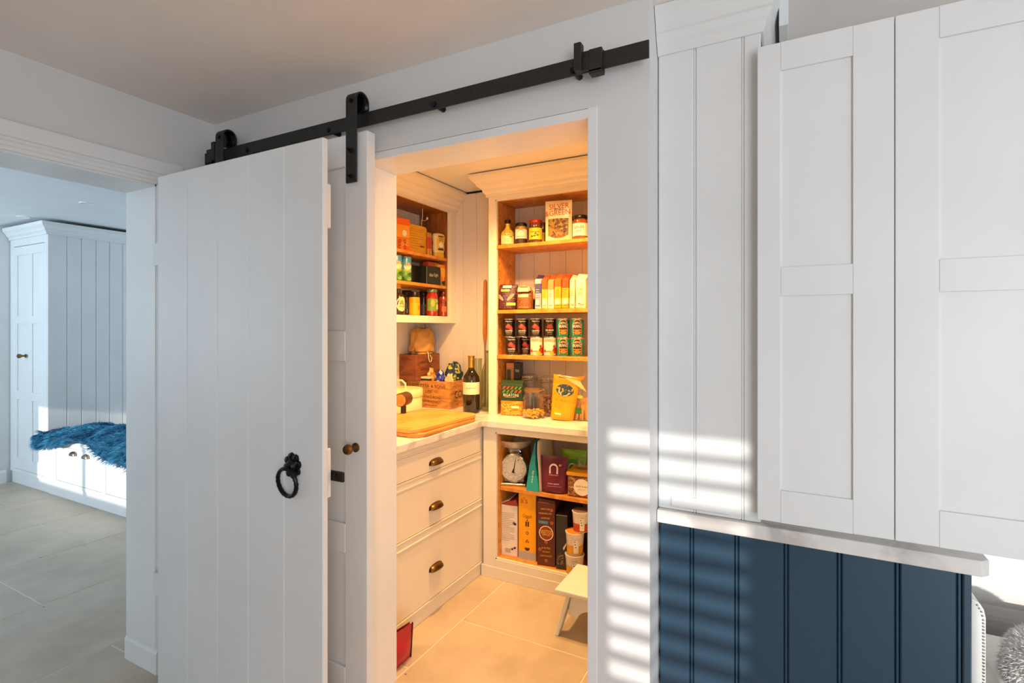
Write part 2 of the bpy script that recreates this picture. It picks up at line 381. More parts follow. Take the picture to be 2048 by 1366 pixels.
for j in range(k0, len(rp.v)): x, y, z = rp.v[j]; rp.v[j] = (x, z, y)
ro = rp.build('rosette', IRON, door, smooth=True); ro.location = (-1.437+2.226, 0, .990)
pts = [(.043*sin(t), -.024-.006*cos(t), -.004-.046+.046*cos(t)) for t in [2*pi*i/40 for i in range(40)]]
rg = MB().tube(pts, [.0062+.0016*abs(sin(i*pi*9/20)) if 7 < i < 33 else .0066 for i in range(40)], 8, closed=True).build('ring_pull', IRON, ro, smooth=True)
# sliding panelled door
SD = root_empty('door_2'); SD.location = (-2.26, 1.40, 0); SD['label'] = 'white panelled sliding door hung from the black track'
Y0, Y1 = 1.40, 1.442; X0, X1 = -2.275, -1.322; st = .107
for a, b in ((X0, X0+st), (X1-st, X1)): bx('stile', WHITE, SD, a, b, Y0, Y1, .015, 2.15, .002)
for z0, z1 in ((2.035, 2.15), (1.321, 1.433), (.618, .726), (.015, .2)): bx('rail', WHITE, SD, X0+st, X1-st, Y0, Y1, z0, z1, .002)
for z0, z1 in ((1.433, 2.035), (.726, 1.321), (.2, .618)): bx('panel', WHITE, SD, X0+st-.004, X1-st+.004, Y0+.013, Y1-.012, z0-.004, z1+.004, 0)
kn = MB()
for (r, y) in []: pass
def turned(parent, name, mat, prof, loc, n=18):   # lathe whose axis points to -Y
    b = MB().lathe(prof, n); b.v = [(x, -z, y) for x, y, z in b.v]; o = b.build(name, mat, parent, smooth=True); o.location = loc; return o
turned(SD, 'knob', BRASS, [(.017, 0), (.017, .004), (.010, .007), (.008, .02), (.012, .027), (.018, .034), (.019, .042), (.015, .05), (.001, .053)], (-1.375+2.26, 0, 1.012))
def hanger(parent, xc):
    r = .026; w = r
    # strap: U shape in side view (over the wheel), long leg down the front of the door
    yf, yb = 1.386, 1.452; zc_ = 2.268; prof = []
    ym = (yf+yb)/2; R = (yb-yf)/2
    outer = [(yf, 1.968)]+[(ym-R*cos(a), zc_+R*sin(a)) for a in [pi*i/10 for i in range(11)]]+[(yb, 2.235)]
    inner = [(yb-.006, 2.235)]+[(ym-(R-.006)*cos(a), zc_+(R-.006)*sin(a)) for a in [pi*(10-i)/10 for i in range(11)]]+[(yf+.006, 1.968)]
    MB().prism(outer+inner, xc-w, xc+w, 'x').build('hanger_strap', BLACK, parent, True, bevel=.0012)
    wh = turned(parent, 'wheel', IRON, [(.012, -.012), (.030, -.012), (.036, -.010), (.029, -.003), (.029, .003), (.036, .010), (.030, .012), (.012, .012)], (xc+2.26, 1.427-1.40, 2.262), 24)
    for z in (2.262, 2.083, 1.99): turned(parent, 'bolt', IRON, [(.009, 0), (.009, .004), (.007, .007), (.004, .0075), (.004, .018), (.001, .019)] if z < 2.2 else [(.008, 0), (.008, .005), (.001, .006)], (xc+2.26, yf-1.40, z), 10)
hanger(SD, -1.386); hanger(SD, -2.15)
tr = thing('sliding_door_track', 'long flat black steel track bolted to the white wall above the opening', 'track', (-1.3, 1.45, 2.18))
bx('bar', BLACK, tr, -2.312, -.33, 1.424, 1.431, 2.179, 2.228, .001)
for x in (-2.25, -2.017, -1.54, -1.047, -.549):
    b = turned(tr, 'bolt', IRON, [(.010, 0), (.010, .004), (.006, .007), (.001, .0075)], (x+1.3, 1.424-1.45, 2.195-2.18), 8)
    MB().lathe([(.010, 0), (.010, .05)], 12).build('spacer', IRON, tr)
xs = [-2.25, -2.017, -1.54, -1.047, -.549]
for o, x in zip([c for c in D.objects if c.name.startswith('spacer')], xs): o.location = (x+1.3, -.02, .018); o.rotation_euler = (-pi/2, 0, 0)
def stop(x, sgn, name='end_stop'):
    s = MB().box(x-.019, x+.019, 1.412, 1.424, 2.172, 2.236).box(x-.019, x+.019, 1.412, 1.44, 2.166, 2.178).box(x-.019, x+.019, 1.431, 1.442, 2.172, 2.236).build(name, BLACK, tr, True, bevel=.001)
    MB().box(x-.048*sgn-.012, x-.048*sgn+.010, 1.398, 1.424, 2.178, 2.258).box(min(x-.04*sgn, x), max(x-.04*sgn, x), 1.414, 1.424, 2.18, 2.236).build('buffer', BLACK, s, True, bevel=.002)
stop(-.478, 1); stop(-2.262, -1)

# ================================================================ PANTRY FURNITURE
def cup_handle(name, mat, parent, loc, w=.05, h=.027, d=.027, rot=0):
    def shell(u, v):
        a = pi*u; b = pi/2*v; r = max(sin(a), 0)**.45
        return (-w*cos(a)*(.92+.08*sin(b)), -d*r*sin(b), h*r*cos(b)-h*.35)
    m = MB().grid(shell, 20, 8)
    o = m.build(name, mat, parent, smooth=True, solid=.0022); o.location = loc; o.rotation_euler = (0, 0, rot)
    return o
def flange(name, mat, parent, loc, rot=0, w=.055, h=.03):
    pts = [(-w*cos(pi*i/16), h*max(sin(pi*i/16), 0)**.5-h*.35) for i in range(17)]
    o = MB().prism(pts, -.002, .001, 'y').build(name, mat, parent); o.location = loc; o.rotation_euler = (0, 0, rot); return o
# left run of drawers (face looks towards +X)
FX = -1.58
du = thing('drawer_unit', 'cream painted base unit with three drawers and brass cup handles', 'drawer unit', (-1.9, 2.2, 0))
YA, YE = 1.672, 2.625
bx('carcass', CREAM, du, -2.328, FX-.026, YA, YE+.0, .07, .874, .0)
fr = MB().box(FX-.026, FX, YA, YA+.04, .062, .872).box(FX-.026, FX, YE-.012, YE+.015, .062, .872)
for z0, z1 in ((.838, .872), (.684, .722), (.405, .448), (.062, .078)): fr.box(FX-.026, FX, YA+.04, YE-.012, z0, z1)
fr.build('face_frame', CREAM, du, True)
for z0, z1, hz in ((.722, .838, .764), (.448, .684, .54), (.078, .405, .23)):
    dr = bx('drawer', CREAM, du, FX-.024, FX-.001, YA+.042, YE-.014, z0+.0025, z1-.0025, .0015)
    MB().sweep([(FX, YA+.04), (FX, YE-.012)], [(0, z0-.0005), (.004, z0-.0005), (.004, z0-.006), (0, z0-.009)]).build('bead', CREAM, dr, True)
    MB().sweep([(FX, YA+.04), (FX, YE-.012)], [(0, z1+.0005), (.004, z1+.0005), (.004, z1+.006), (0, z1+.009)]).build('bead', CREAM, dr, True)
    hd = cup_handle('cup_handle', BRASS, dr, (FX-.001+1.9, 2.163-2.2, hz), rot=pi/2)
    flange('flange', BRASS, hd, (0, 0, 0))
bx('plinth', CREAM, du, FX-.03, FX-.004, YA, YE, 0, .062, .001)
# worktop: one L-shaped slab
wt = MB().prism([(-2.328, 1.672), (-1.553, 1.672), (-1.553, 2.585), (-.462, 2.585), (-.462, YB-.021), (-2.328, YB-.021)], .874, .912, 'z').build('worktop', MARBLE, None, bevel=.004, seg=2, origin=(-1.9, 2.8, .874))
tag(wt, 'pale stone L-shaped worktop in the pantry', 'worktop')
ZW = .912
# back base unit with open shelf
FY = 2.61
bu = thing('base_shelf_unit', 'cream open base unit with oak interior below the pantry worktop', 'shelf unit', (-1.0, 2.85, 0))
XL = -1.565; XI = -1.484; XE = -.463
bx('face_stile', CREAM, bu, XL, XI, FY, FY+.025, .065, .872)
bx('face_rail', CREAM, bu, XI, XE, FY, FY+.025, .843, .872); bx('face_rail', CREAM, bu, XI, XE, FY, FY+.025, .065, .112)
MB().box(XI, XI+.007, FY+.002, FY+.02, .112, .843).box(XI, XE, FY+.002, FY+.02, .112, .119).box(XI, XE, FY+.002, FY+.02, .836, .843).build('bead', CREAM, bu, True)
bx('side_panel', OAK, bu, XI-.002, XI+.014, FY+.025, YB-.03, .1, .86); bx('back_panel', PBOARD, bu, XI+.014, XE, YB-.032, YB-.022, .1, .86)
bx('bottom_panel', OAK, bu, XI+.007, XE, FY+.02, YB-.032, .1, .122); ZL1 = .122
bx('shelf', OAK, bu, XI+.014, XE, FY+.03, YB-.032, .505, .528); ZL2 = .528
bx('plinth', CREAM, bu, XL-.012, XE, FY-.004, FY+.02, 0, .066, .001)
bx('carcass_end', CREAM, bu, -2.32, XI-.002, YE+.02, YB-.03, .07, .87)
# back wall shelf unit standing on the worktop
UY = 2.785
us = thing('shelf_unit', 'tall cream shelf unit with oak shelves standing on the pantry worktop', 'shelf unit', (-1.0, 2.9, ZW))
XU, XV = -1.632, -1.585
bx('face_stile', CREAM, us, XU, XV, UY, UY+.022, ZW, 2.30)
MB().box(XV, XV+.008, UY+.003, UY+.02, ZW, 2.235).box(XV, XE, UY+.003, UY+.02, 2.227, 2.235).build('bead', CREAM, us, True)
bx('face_rail', CREAM, us, XV, XE, UY, UY+.022, 2.235, 2.30)
bx('outer_side', CREAM, us, XU+.001, XU+.014, UY+.022, YB-.021, ZW, 2.30); bx('side_panel', OAK, us, XV-.022, XV-.002, UY+.022, YB-.021, ZW, 2.236)
bx('top_panel', OAK, us, XV-.002, XE, UY+.022, YB-.021, 2.235, 2.25)
SZ = [1.956, 1.557, 1.279]
for z in SZ: bx('shelf', OAK, us, XV-.002, XE, UY+.008, YB-.022, z-.022, z)
pegs = MB()
for y in (UY+.06, YB-.09):
    for i in range(24): z = 1.0+i*.05; pegs.box(XV-.003, XV-.0012, y-.003, y+.003, z-.003, z+.003)
stuff(pegs.build('peg_holes', SHADOW_BLACK, us, True))
cprof = [(0, 2.255), (.012, 2.255), (.014, 2.272), (.026, 2.282), (.030, 2.298), (.055, 2.318), (.062, 2.335), (.078, 2.348), (.090, 2.368), (.092, 2.384), (0, 2.384)]
MB().sweep([(XU, YB-.022), (XU, UY), (XE, UY)], cprof[:]).build('cornice', CREAM, us, True) if False else None
def cornice(parent, path, prof, mat, name='cornice'): return MB().sweep(path, prof).build(name, mat, parent, True)
cornice(us, [(XU, YB-.03), (XU, UY), (XE, UY)], cprof, CREAM)     # travelling -Y then +X keeps the room on the right
# left wall cupboard (open, face looks +X)
LX = -2.06
lc = thing('wall_shelf_unit', 'cream open wall cupboard with dark oak interior above the crates', 'shelf unit', (-2.2, 2.4, 1.48))
LA, LE = 1.70, YB-.021
bx('face_stile', CREAM, lc, LX-.022, LX, 2.992, LE, 1.48, 2.30); bx('face_stile', CREAM, lc, LX-.022, LX, LA, LA+.06, 1.48, 2.30)
bx('face_rail', CREAM, lc, LX-.022, LX, LA+.06, 2.992, 1.48, 1.52); bx('face_rail', CREAM, lc, LX-.022, LX, LA+.06, 2.992, 2.255, 2.30)
MB().box(LX-.02, LX-.004, 2.985, 2.992, 1.52, 2.255).box(LX-.02, LX-.004, LA+.06, 2.985, 1.52, 1.526).box(LX-.02, LX-.004, LA+.06, 2.985, 2.248, 2.255).build('bead', CREAM, lc, True)
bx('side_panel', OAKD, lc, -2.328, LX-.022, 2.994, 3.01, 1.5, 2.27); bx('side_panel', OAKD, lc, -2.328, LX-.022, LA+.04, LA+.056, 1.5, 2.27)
bx('outer_side', CREAM, lc, -2.328, LX-.022, 3.012, LE, 1.48, 2.30, 0)
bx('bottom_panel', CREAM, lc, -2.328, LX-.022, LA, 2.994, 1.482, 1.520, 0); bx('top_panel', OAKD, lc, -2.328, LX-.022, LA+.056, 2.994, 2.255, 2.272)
LZ = [1.932, 1.738]
for z in LZ: bx('shelf', OAK, lc, -2.328, LX-.03, LA+.058, 2.992, z-.02, z)
cornice(lc, [(LX, LA), (LX, YB-.022)], cprof, CREAM)

# ================================================================ DRESSER ON THE RIGHT
PY = 1.58
db = thing('navy_cabinet', 'navy painted base cabinet with grooved end panel under pale worktop', 'cabinet', (.02, 2.0, 0))
bx('carcass', NAVY, db, -.338, .388, PY+.02, 2.44, .1, .868, 0); bx('plinth', NAVY, db, -.338, .34, PY+.03, 2.44, 0, .1, 0)
ng = [-.338, -.243, -.1225, .0, .122, .244, .3635, .391]
for a, b in zip(ng, ng[1:]):
    bx('board', NAVY, db, a+.0055, b-.0055, PY, PY+.02, .0, .868, .003)
    if a > -.33: bx('bead', NAVY, db, a-.0035, a+.0035, PY+.003, PY+.02, .0, .868, .002)
dw = MB().prism([(-.338, 1.562), (.4, 1.562), (.416, 1.578), (.416, 2.44), (-.338, 2.44)], .868, .906, 'z').build('dresser_worktop', MARBLE, None, bevel=.003, seg=2, origin=(.03, 2, .868))
tag(dw, 'pale marble worktop with a clipped corner on the navy cabinet', 'worktop')
wc = thing('wall_cupboard', 'tall white cupboard with grooved end panel and open folding doors on the navy cabinet', 'cupboard', (-.2, 2.0, .906))
ug = [-.341, -.2345, -.107, -.058]
bx('carcass', WHITE, wc, -.338, -.071, PY+.02, 2.44, .907, 2.262, 0)
for a, b in zip(ug, ug[1:]):
    bx('board', WHITE, wc, a+.003, b-.003, PY, PY+.02, .907, 2.262, .003)
    if a > -.33: bx('bead', WHITE, wc, a-.0025, a+.0025, PY+.001, PY+.02, .907, 2.262, .0015)
bx('bottom_rail', WHITE, wc, -.3, -.14, PY-.006, PY, .918, .95, .002)
dprof = [(0, 2.252), (.006, 2.252), (.012, 2.262), (.014, 2.275), (.022, 2.286), (.026, 2.298), (.026, 2.306), (.032, 2.310), (.034, 2.325), (.040, 2.345), (.046, 2.36), (.05, 2.379), (0, 2.379)]
cornice(wc, [(-.338, PY), (-.061, PY), (-.061, 2.44)], dprof, WHITE)
bx('fascia', WHITE, wc, -.018, .006, 1.66, 2.44, 2.30, 2.379, .002)
for k, (a, b) in enumerate(((-.068, .2305), (.2325, .531))):
    d = D.objects.new('door_leaf', None); COL.objects.link(d); d.parent = wc
    ya, yb = 1.536, 1.556; s = .055 if k == 0 else .085; zz = [.931, 1.016, 1.527, 1.602, 2.119, 2.193]
    xl, xr = (a+.056, b-.084) if k == 0 else (a+.084, b-.056)
    bx('stile', WHITE, d, a, xl, ya, yb, zz[0], zz[5]); bx('stile', WHITE, d, xr, b, ya, yb, zz[0], zz[5])
    for i in (0, 2, 4): bx('rail', WHITE, d, xl, xr, ya, yb, zz[i], zz[i+1], .0005)
    for i in (1, 3): bx('panel', WHITE, d, xl-.003, xr+.003, ya+.007, yb-.004, zz[i]-.003, zz[i+1]+.003, 0)

# ================================================================ HALL FURNITURE
HY = 2.13
wd = thing('wardrobe', 'tall pale painted wardrobe with boarded side and panelled door in the hall', 'wardrobe', (-6.1, 2.45, 0))
bx('carcass', WHITE, wd, -6.46, -5.735, HY+.03, 2.785, .1, 2.30, 0)
bx('plinth', WHITE, wd, -6.46, -5.72, HY+.012, 2.785, 0, .11, .002)
sg = [HY, 2.271, 2.38, 2.494, 2.603, 2.714, 2.785]
for a, b in zip(sg, sg[1:]): bx('board', WHITE, wd, -5.735, -5.716, a+.001, b-.001, .1, 2.30, .004)
bx('face_stile', WHITE, wd, -6.46, -6.385, HY, HY+.03, .11, 2.30); bx('face_stile', WHITE, wd, -5.775, -5.735, HY, HY+.03, .11, 2.30)
bx('face_rail', WHITE, wd, -6.385, -5.775, HY, HY+.03, 2.205, 2.30); bx('face_rail', WHITE, wd, -6.385, -5.775, HY, HY+.03, .11, .14)
wdr = D.objects.new('door', None); COL.objects.link(wdr); wdr.parent = wd
for a, b in ((-6.382, -6.32), (-6.075, -6.015), (-5.84, -5.778)): bx('stile', WHITE, wdr, a, b, HY, HY+.022, .143, 2.2)
for z0, z1 in ((.143, .25), (.79, .865), (1.49, 1.558), (2.12, 2.2)):
    for a, b in ((-6.32, -6.075), (-6.015, -5.84)): bx('rail', WHITE, wdr, a, b, HY, HY+.022, z0, z1, .0008)
for z0, z1 in ((.25, .79), (.865, 1.49), (1.558, 2.12)):
    for a, b in ((-6.32, -6.075), (-6.015, -5.84)): bx('panel', WHITE, wdr, a-.004, b+.004, HY+.01, HY+.02, z0-.004, z1+.004, 0)
turned(wdr, 'knob', BRASS, [(.017, 0), (.017, .004), (.009, .008), (.009, .025), (.02, .04), (.02, .055), (.001, .065)], (-6.14+6.1, HY-2.45, 1.195))
hprof = [(0, 2.27), (.012, 2.27), (.014, 2.29), (.03, 2.305), (.034, 2.32), (.055, 2.345), (.06, 2.375), (0, 2.375)]
cornice(wd, [(-6.46, HY), (-5.716, HY), (-5.716, 2.785)], hprof, WHITE)
bn = thing('storage_bench', 'low white storage bench with brass cup handles beside the wardrobe', 'bench', (-4.6, 2.45, 0))
bx('carcass', WHITE, bn, -5.714, -3.2, HY+.025, 2.785, .1, .47, 0)
bx('seat', WHITE, bn, -5.714, -3.2, HY-.012, 2.785, .47, .5, .004)
bx('plinth', WHITE, bn, -5.714, -3.2, HY+.008, HY+.03, 0, .11, .002)
bx('face_rail', WHITE, bn, -5.714, -3.2, HY, HY+.025, .44, .47); bx('face_rail', WHITE, bn, -5.714, -3.2, HY, HY+.025, .11, .14)
for a, b in ((-5.714, -5.56), (-4.79, -4.74), (-3.9, -3.85)): bx('face_stile', WHITE, bn, a, b, HY, HY+.025, .14, .44)
for a, b, hs in ((-5.56, -4.79, (-5.244, -5.037)), (-4.74, -3.9, (-4.497, -4.15))):
    dr = bx('drawer', WHITE, bn, a+.003, b-.003, HY+.002, HY+.024, .143, .437, .002)
    for x in hs:
        hd = cup_handle('cup_handle', NICKEL, dr, (x+4.6, HY+.002-2.45, .40), w=.045, h=.032, d=.03); flange('flange', NICKEL, hd, (0, 0, 0), w=.048, h=.034)
for x, y in ((-4.746, 2.01), (-5.8, 2.0)):
    dl = thing('downlight', 'small recessed downlight in the hall ceiling '+('nearer the doorway' if x > -5 else 'above the wardrobe door'), 'light', (x, y, ZH), group='recessed hall downlights')
    MB().lathe([(.03, -.002), (.045, -.006), (.05, -.001), (.05, 0)], 20).build('bezel', TRIM, dl, smooth=True); MB().lathe([(.001, -.001), (.03, -.001)], 16, cap=False).build('lens', NICKEL, dl)

# ================================================================ PANTRY GOODS
def toward(x, y, k=1): return math.atan2(-x, y)*k
def meas(pl, pr, Y): a, b = xY(pl, Y), xY(pr, Y); return (a+b)/2, b-a
def jar_body(parent, r, h, mat, lid, lidh=.15, shoulder=.78, neck=.82, lidr=None):
    nk = r*neck; hz = h*(1-lidh)
    MB().lathe([(r*.86, 0), (r*.97, .003), (r, .01), (r, h*shoulder-.012), (r*.97, h*shoulder), (nk, hz-.004), (nk, hz+.004)], 24).build('jar_body', mat, parent, smooth=True)
    lr = lidr or nk+.003
    MB().lathe([(lr, hz), (lr+.0005, hz+.002), (lr+.0005, h-.003), (lr-.002, h), (.001, h)], 24).build('lid', lid, parent, smooth=True)
def gloss(name, col, rough=.12):
    if name in MATS: return MATS[name]
    m, nt, b = base(name, col, rough); b.inputs['Coat Weight'].default_value = .6
    n = N(nt, 'ShaderNodeTexNoise', Scale=45.0, Detail=3.0); nt.links.new(coords(nt), n.inputs['Vector'])
    nt.links.new(ramp(nt, n.outputs[0], [(.35, shade(col, .6)), (.65, shade(col, 1.3))]), b.inputs['Base Color']); return m
BLKLID = metal('black_lid', '#1a1512', .35, .4); REDLID = metal('red_lid', '#a8281c', .35, .3); GRNLID = metal('green_lid', '#6f8f6a', .35, .3)
DKRED = metal('dark_red_lid', '#5c1a16', .35, .3)
def jar(name, label, pl, pr, pt, Y, z, body, lid, rz=None, group=None, cat='jar', X=None, **kw):
    if X is None: x, w = meas(pl, pr, Y); y = Y; ht = zY((pl+pr)/2, pt, Y)-z
    else: y0, y1 = yX(pl, X), yX(pr, X); x, y = X, (y0+y1)/2; w = (y1-y0)*.62; ht = zX((pl+pr)/2, pt, X)-z
    t = thing(name, label, cat, (x, y, z), toward(x, y, .8) if rz is None else rz, group)
    jar_body(t, w/2, ht, body, lid, **kw); return t, w/2, ht
G1 = 'jars and bottles on the top pantry shelf'
# --- back unit, top shelf
z = SZ[0]
x, w = meas(1003.5, 1028, 2.85); h = zY(1016, 440, 2.85)-z; r = w/2
t = thing('dressing_bottle', 'squat bottle of yellow dressing with black cap, first on the top shelf', 'bottle', (x, 2.85, z), toward(x, 2.85, .8), G1)
MB().lathe([(r*.9, 0), (r, .005), (r, h*.42), (r*.9, h*.52), (r*.5, h*.63), (r*.33, h*.72), (r*.32, h*.85)], 24).build('bottle_body', gloss('yellow_dressing', '#d8b648'), t, smooth=True)
MB().lathe([(r*.335, h*.72), (r*.335, h*.89)], 16).build('neck', GLASS, t, smooth=True)
MB().lathe([(r*.42, h*.88), (r*.42, h*.98), (.001, h)], 16).build('cap', BLKLID, t, smooth=True)
patch(t, 'paper_label', '#e6d9a0', cyl(r), -r*1.1, r*1.1, h*.05, h*.36); blob(t, 'leaf_mark', '#6f9a2c', cyl(r, .0014), r*.55, h*.32, r*.25, h*.03)
for k in range(3): patch(t, 'print_line', '#a59766', cyl(r, .0014), -r*.6, r*.3, h*(.13+k*.05), h*(.14+k*.05), 6, 1)
t, r, h = jar('condiment_jar', 'mustard jar with cream paper label and black lid on top shelf', 1031.5, 1054, 447, 2.85, z, gloss('wholegrain', '#b58a45'), BLKLID, group=G1)
patch(t, 'paper_label', '#e8dcc6', cyl(r), -r*1.15, r*1.15, h*.26, h*.68); patch(t, 'dark_band', '#3a1f16', cyl(r), -r*1.2, r*1.2, h*.04, h*.25)
ringp(t, 'print_arc', '#7d6a50', cyl(r, .0014), 0, h*.5, r*.5, r*.58, 14, .5, pi-.5); patch(t, 'print_line', '#6a5a48', cyl(r, .0014), -r*.6, r*.6, h*.34, h*.36, 6, 1)
t, r, h = jar('condiment_jar', 'olive jar with yellow label and red lid on top shelf', 1059.5, 1083.5, 441, 2.85, z, gloss('dark_olives', '#5b3a1c'), REDLID, group=G1, neck=.9)
patch(t, 'paper_label', '#e5c21a', cyl(r), -r*1.3, r*1.3, h*.15, h*.64)
for k, (a, b) in enumerate(((-.5, .28), (-.1, .3), (.35, .33), (.05, .4))): blob(t, 'olive_print', '#5d6a1e', cyl(r, .0014), r*a, h*b, r*.2, h*.04)
patch(t, 'print_line', '#8c6b0c', cyl(r, .0014), -r*.8, r*.7, h*.46, h*.49, 8, 1)
t, r, h = jar('condiment_jar', 'narrow olive jar with dark red lid behind the yellow-labelled jar', 1078, 1093, 446, 2.93, z, gloss('dark_olives', '#5b3a1c'), DKRED, group=G1, neck=.9)
patch(t, 'paper_label', '#c9a723', cyl(r), -r*1.3, r*1.3, h*.15, h*.55)
# olive pouch
def pouch(parent, w, h, d, mat, pw=.55, bot=.3, name='pouch_body', nx=14, nz=18, wob=.0, flare=0, lean=0):
    def yf(x, z):
        zz = max(0, min(1, z/h)); a = d/2*((1-zz)**pw)*min(1, bot+zz*7); hw = w/2*(1+flare*(zz-.5)); c = max(0, 1-(x/hw)**2)**.55
        return a*c+wob*sin(x*240+z*90)*c*sin(pi*zz)
    def fr(sg): return lambda u, v: ((u-.5)*w*(1+flare*(v-.5)), -lean*v*v-sg*(yf((u-.5)*w*(1+flare*(v-.5)), v*h)+.0008), v*h)
    m = MB().grid(fr(1), nx, nz).grid(fr(-1), nx, nz)
    n = (nx+1); m.add([fr(1)(i/nx, 0) for i in range(nx+1)]+[fr(-1)(i/nx, 0) for i in range(nx+1)], [(i, i+1, n+i+1, n+i) for i in range(nx)])
    m.build(name, mat, parent, smooth=True)
    return lambda x, z: (x, -lean*(z/h)**2-yf(x, z)-.0018, z)
x, w = meas(1092, 1142, 2.85); h = zY(1117, 401, 2.85)-z
t = thing('olive_pouch', 'tall cream snack pouch of olives with red lettering on top shelf', 'pouch', (x, 2.855, z), toward(x, 2.85, .5))
olv = speck('olive_mix', ['#7a4a16', '#a5701f', '#5a2f12', '#8a7326', '#3a1d0f'], 75)
s_ = pouch(t, w, h, .045, flat('#ecd9b8', .3))
patch(t, 'clear_window', olv, s_, -w*.38, w*.38, h*.14, h*.56, 10, 6); blob(t, 'clear_window', olv, sup(s_, .0004), 0, h*.16, w*.33, h*.07)
text(t, 'SILVER', '#c2411f', s_, .004, h*.86, w*.75, h*.13, tilt=.06); text(t, '&GREEN', '#c2411f', s_, -.006, h*.70, w*.95, h*.13, tilt=.06)
text(t, 'AND', '#2b241c', sup(s_, .001), .002, h*.785, w*.35, h*.05)
t, r, h = jar('condiment_jar', 'dark chutney jar with black lid half hidden behind the olive pouch', 1137, 1152, 434, 2.93, z, gloss('chutney', '#3a1a10'), BLKLID, group=G1)
t, r, h = jar('condiment_jar', 'large jar with hand-lettered cream label and black lid beside the opening edge', 1146, 1176, 432, 2.86, z, gloss('amber_chutney', '#9a4f1e'), BLKLID, group=G1)
patch(t, 'paper_label', '#ece2cf', cyl(r), -r*1.3, r*1.3, h*.14, h*.66)
text(t, 'chilli', '#2a211a', cyl(r, .0014), -r*.15, h*.5, r*1.2, h*.13); text(t, 'jam', '#4a3f35', cyl(r, .0014), -r*.15, h*.34, r*.7, h*.09)
# --- second shelf: bags and upright pouches
z = SZ[1]
x, w = meas(996.5, 1034, 2.86); h = zY(1015, 569, 2.86)-z
t = thing('bean_bag', 'purple and brown bag of dried beans with folded top', 'bag', (x, 2.865, z), toward(x, 2.86, .4))
bn_ = speck('black_beans', ['#3b1d22', '#4d2730', '#2c1418', '#6a3a44'], 190, .35)
s_ = pouch(t, w, h, .085, bn_, pw=.35, bot=.6)
poly(t, 'blue_panel', '#3a3fa0', s_, [(-w*.46, h*.97), (w*.4, h*.97), (w*.26, h*.62), (0, h*.36), (-w*.16, h*.55), (-w*.44, h*.72)])
patch(t, 'white_flash', '#d8c7cf', sup(s_, .001), -w*.2, w*.22, h*.86, h*.96, 4, 1); patch(t, 'green_flash', '#b9d65a', sup(s_, .001), -w*.28, w*.14, h*.72, h*.8, 4, 1); patch(t, 'yellow_flash', '#d8cf3a', s_, w*.02, w*.42, h*.18, h*.28, 4, 1)
for a, tl in ((-.3, -.75), (.2, .8)): blob(t, 'hand_print', '#c08a74', sup(s_, .0008), w*a, h*.5, w*.22, h*.06, tilt=tl)
x, w = meas(1035, 1065, 2.85); h = zY(1050, 570, 2.85)-z
t = thing('grain_bag', 'small brown bag of grain with cream panel and pinched top', 'bag', (x, 2.852, z), toward(x, 2.85, .4))
gr_ = speck('brown_grain', ['#7c451d', '#935726', '#6a3917'], 220, .5)
s_ = pouch(t, w, h*.8, .07, gr_, pw=.3, bot=.6); MB().prism([(-w*.42, h*.74), (w*.42, h*.74), (w*.36, h*.92), (w*.1, h*.95), (.0, h), (-w*.1, h*.95), (-w*.34, h*.92)], -.03, .012, 'y').build('folded_top', flat('#d8a270', .4), t, bevel=.003)
patch(t, 'cream_panel', '#ecd9b4', plane(-.031), -w*.36, w*.3, h*.72, h*.88, 2, 1); patch(t, 'cream_panel', '#e5c79a', sup(s_, .002), -w*.36, w*.26, h*.50, h*.62, 4, 1); patch(t, 'red_flash', '#b8431f', plane(-.031), -w*.25, w*.25, h*.885, h*.92, 2, 1)
text(t, 'ORGANIC', '#c99b6a', sup(s_, .001), 0, h*.1, w*.6, h*.07)
x, w = meas(1058, 1072, 2.95); h = zY(1064, 575, 2.95)-z
t = thing('grain_bag', 'dark bag half hidden behind the brown grain bag', 'bag', (x, 2.96, z), .2); pouch(t, w*1.4, h, .06, zones('dark_bag', [(0, '#3a2f33'), (.45, '#c59a6c')]), pw=.4, bot=.6)
G2 = 'upright food pouches in a row on the second shelf'
rows = [(1069, 1082.5, 547, [(0, '#d9c9b4'), (.06, '#8f98b0'), (.45, '#4c4a7c'), (.72, '#b7aebc'), (.86, '#2f2a55')], 'dark blue upright pouch at the left of the row'),
        (1083, 1094.5, 547, [(0, '#e8cf92'), (.3, '#e5b53a'), (.56, '#d9541e'), (.9, '#c53a18')], 'yellow upright pouch with orange top beside the blue one'),
        (1095, 1107.5, 548, [(0, '#eadbc6'), (.3, '#e9d5bd'), (.56, '#e28a5c'), (.86, '#d4431c')], 'cream upright pouch with red folded top between the yellow ones'),
        (1108.5, 1122, 546, [(0, '#dd9a1c'), (.14, '#edc96a'), (.3, '#e5a41e'), (.62, '#d8601e'), (.88, '#d2451c')], 'golden upright pouch with orange top, fourth in the row'),
        (1123, 1137, 545, [(0, '#dd9a1c'), (.14, '#edd08a'), (.3, '#e5a41e'), (.58, '#c8481c'), (.9, '#b8331a')], 'golden upright pouch with dark red side, fifth in the row'),
        (1138.5, 1149.5, 547, [(0, '#e5d2b2'), (.9, '#c79a78')], 'slim cream upright pouch, second from the right of the row'),
        (1150.5, 1172, 545, [(0, '#eadcbc'), (.93, '#e0cba6')], 'wide cream upright pouch at the right end of the row')]
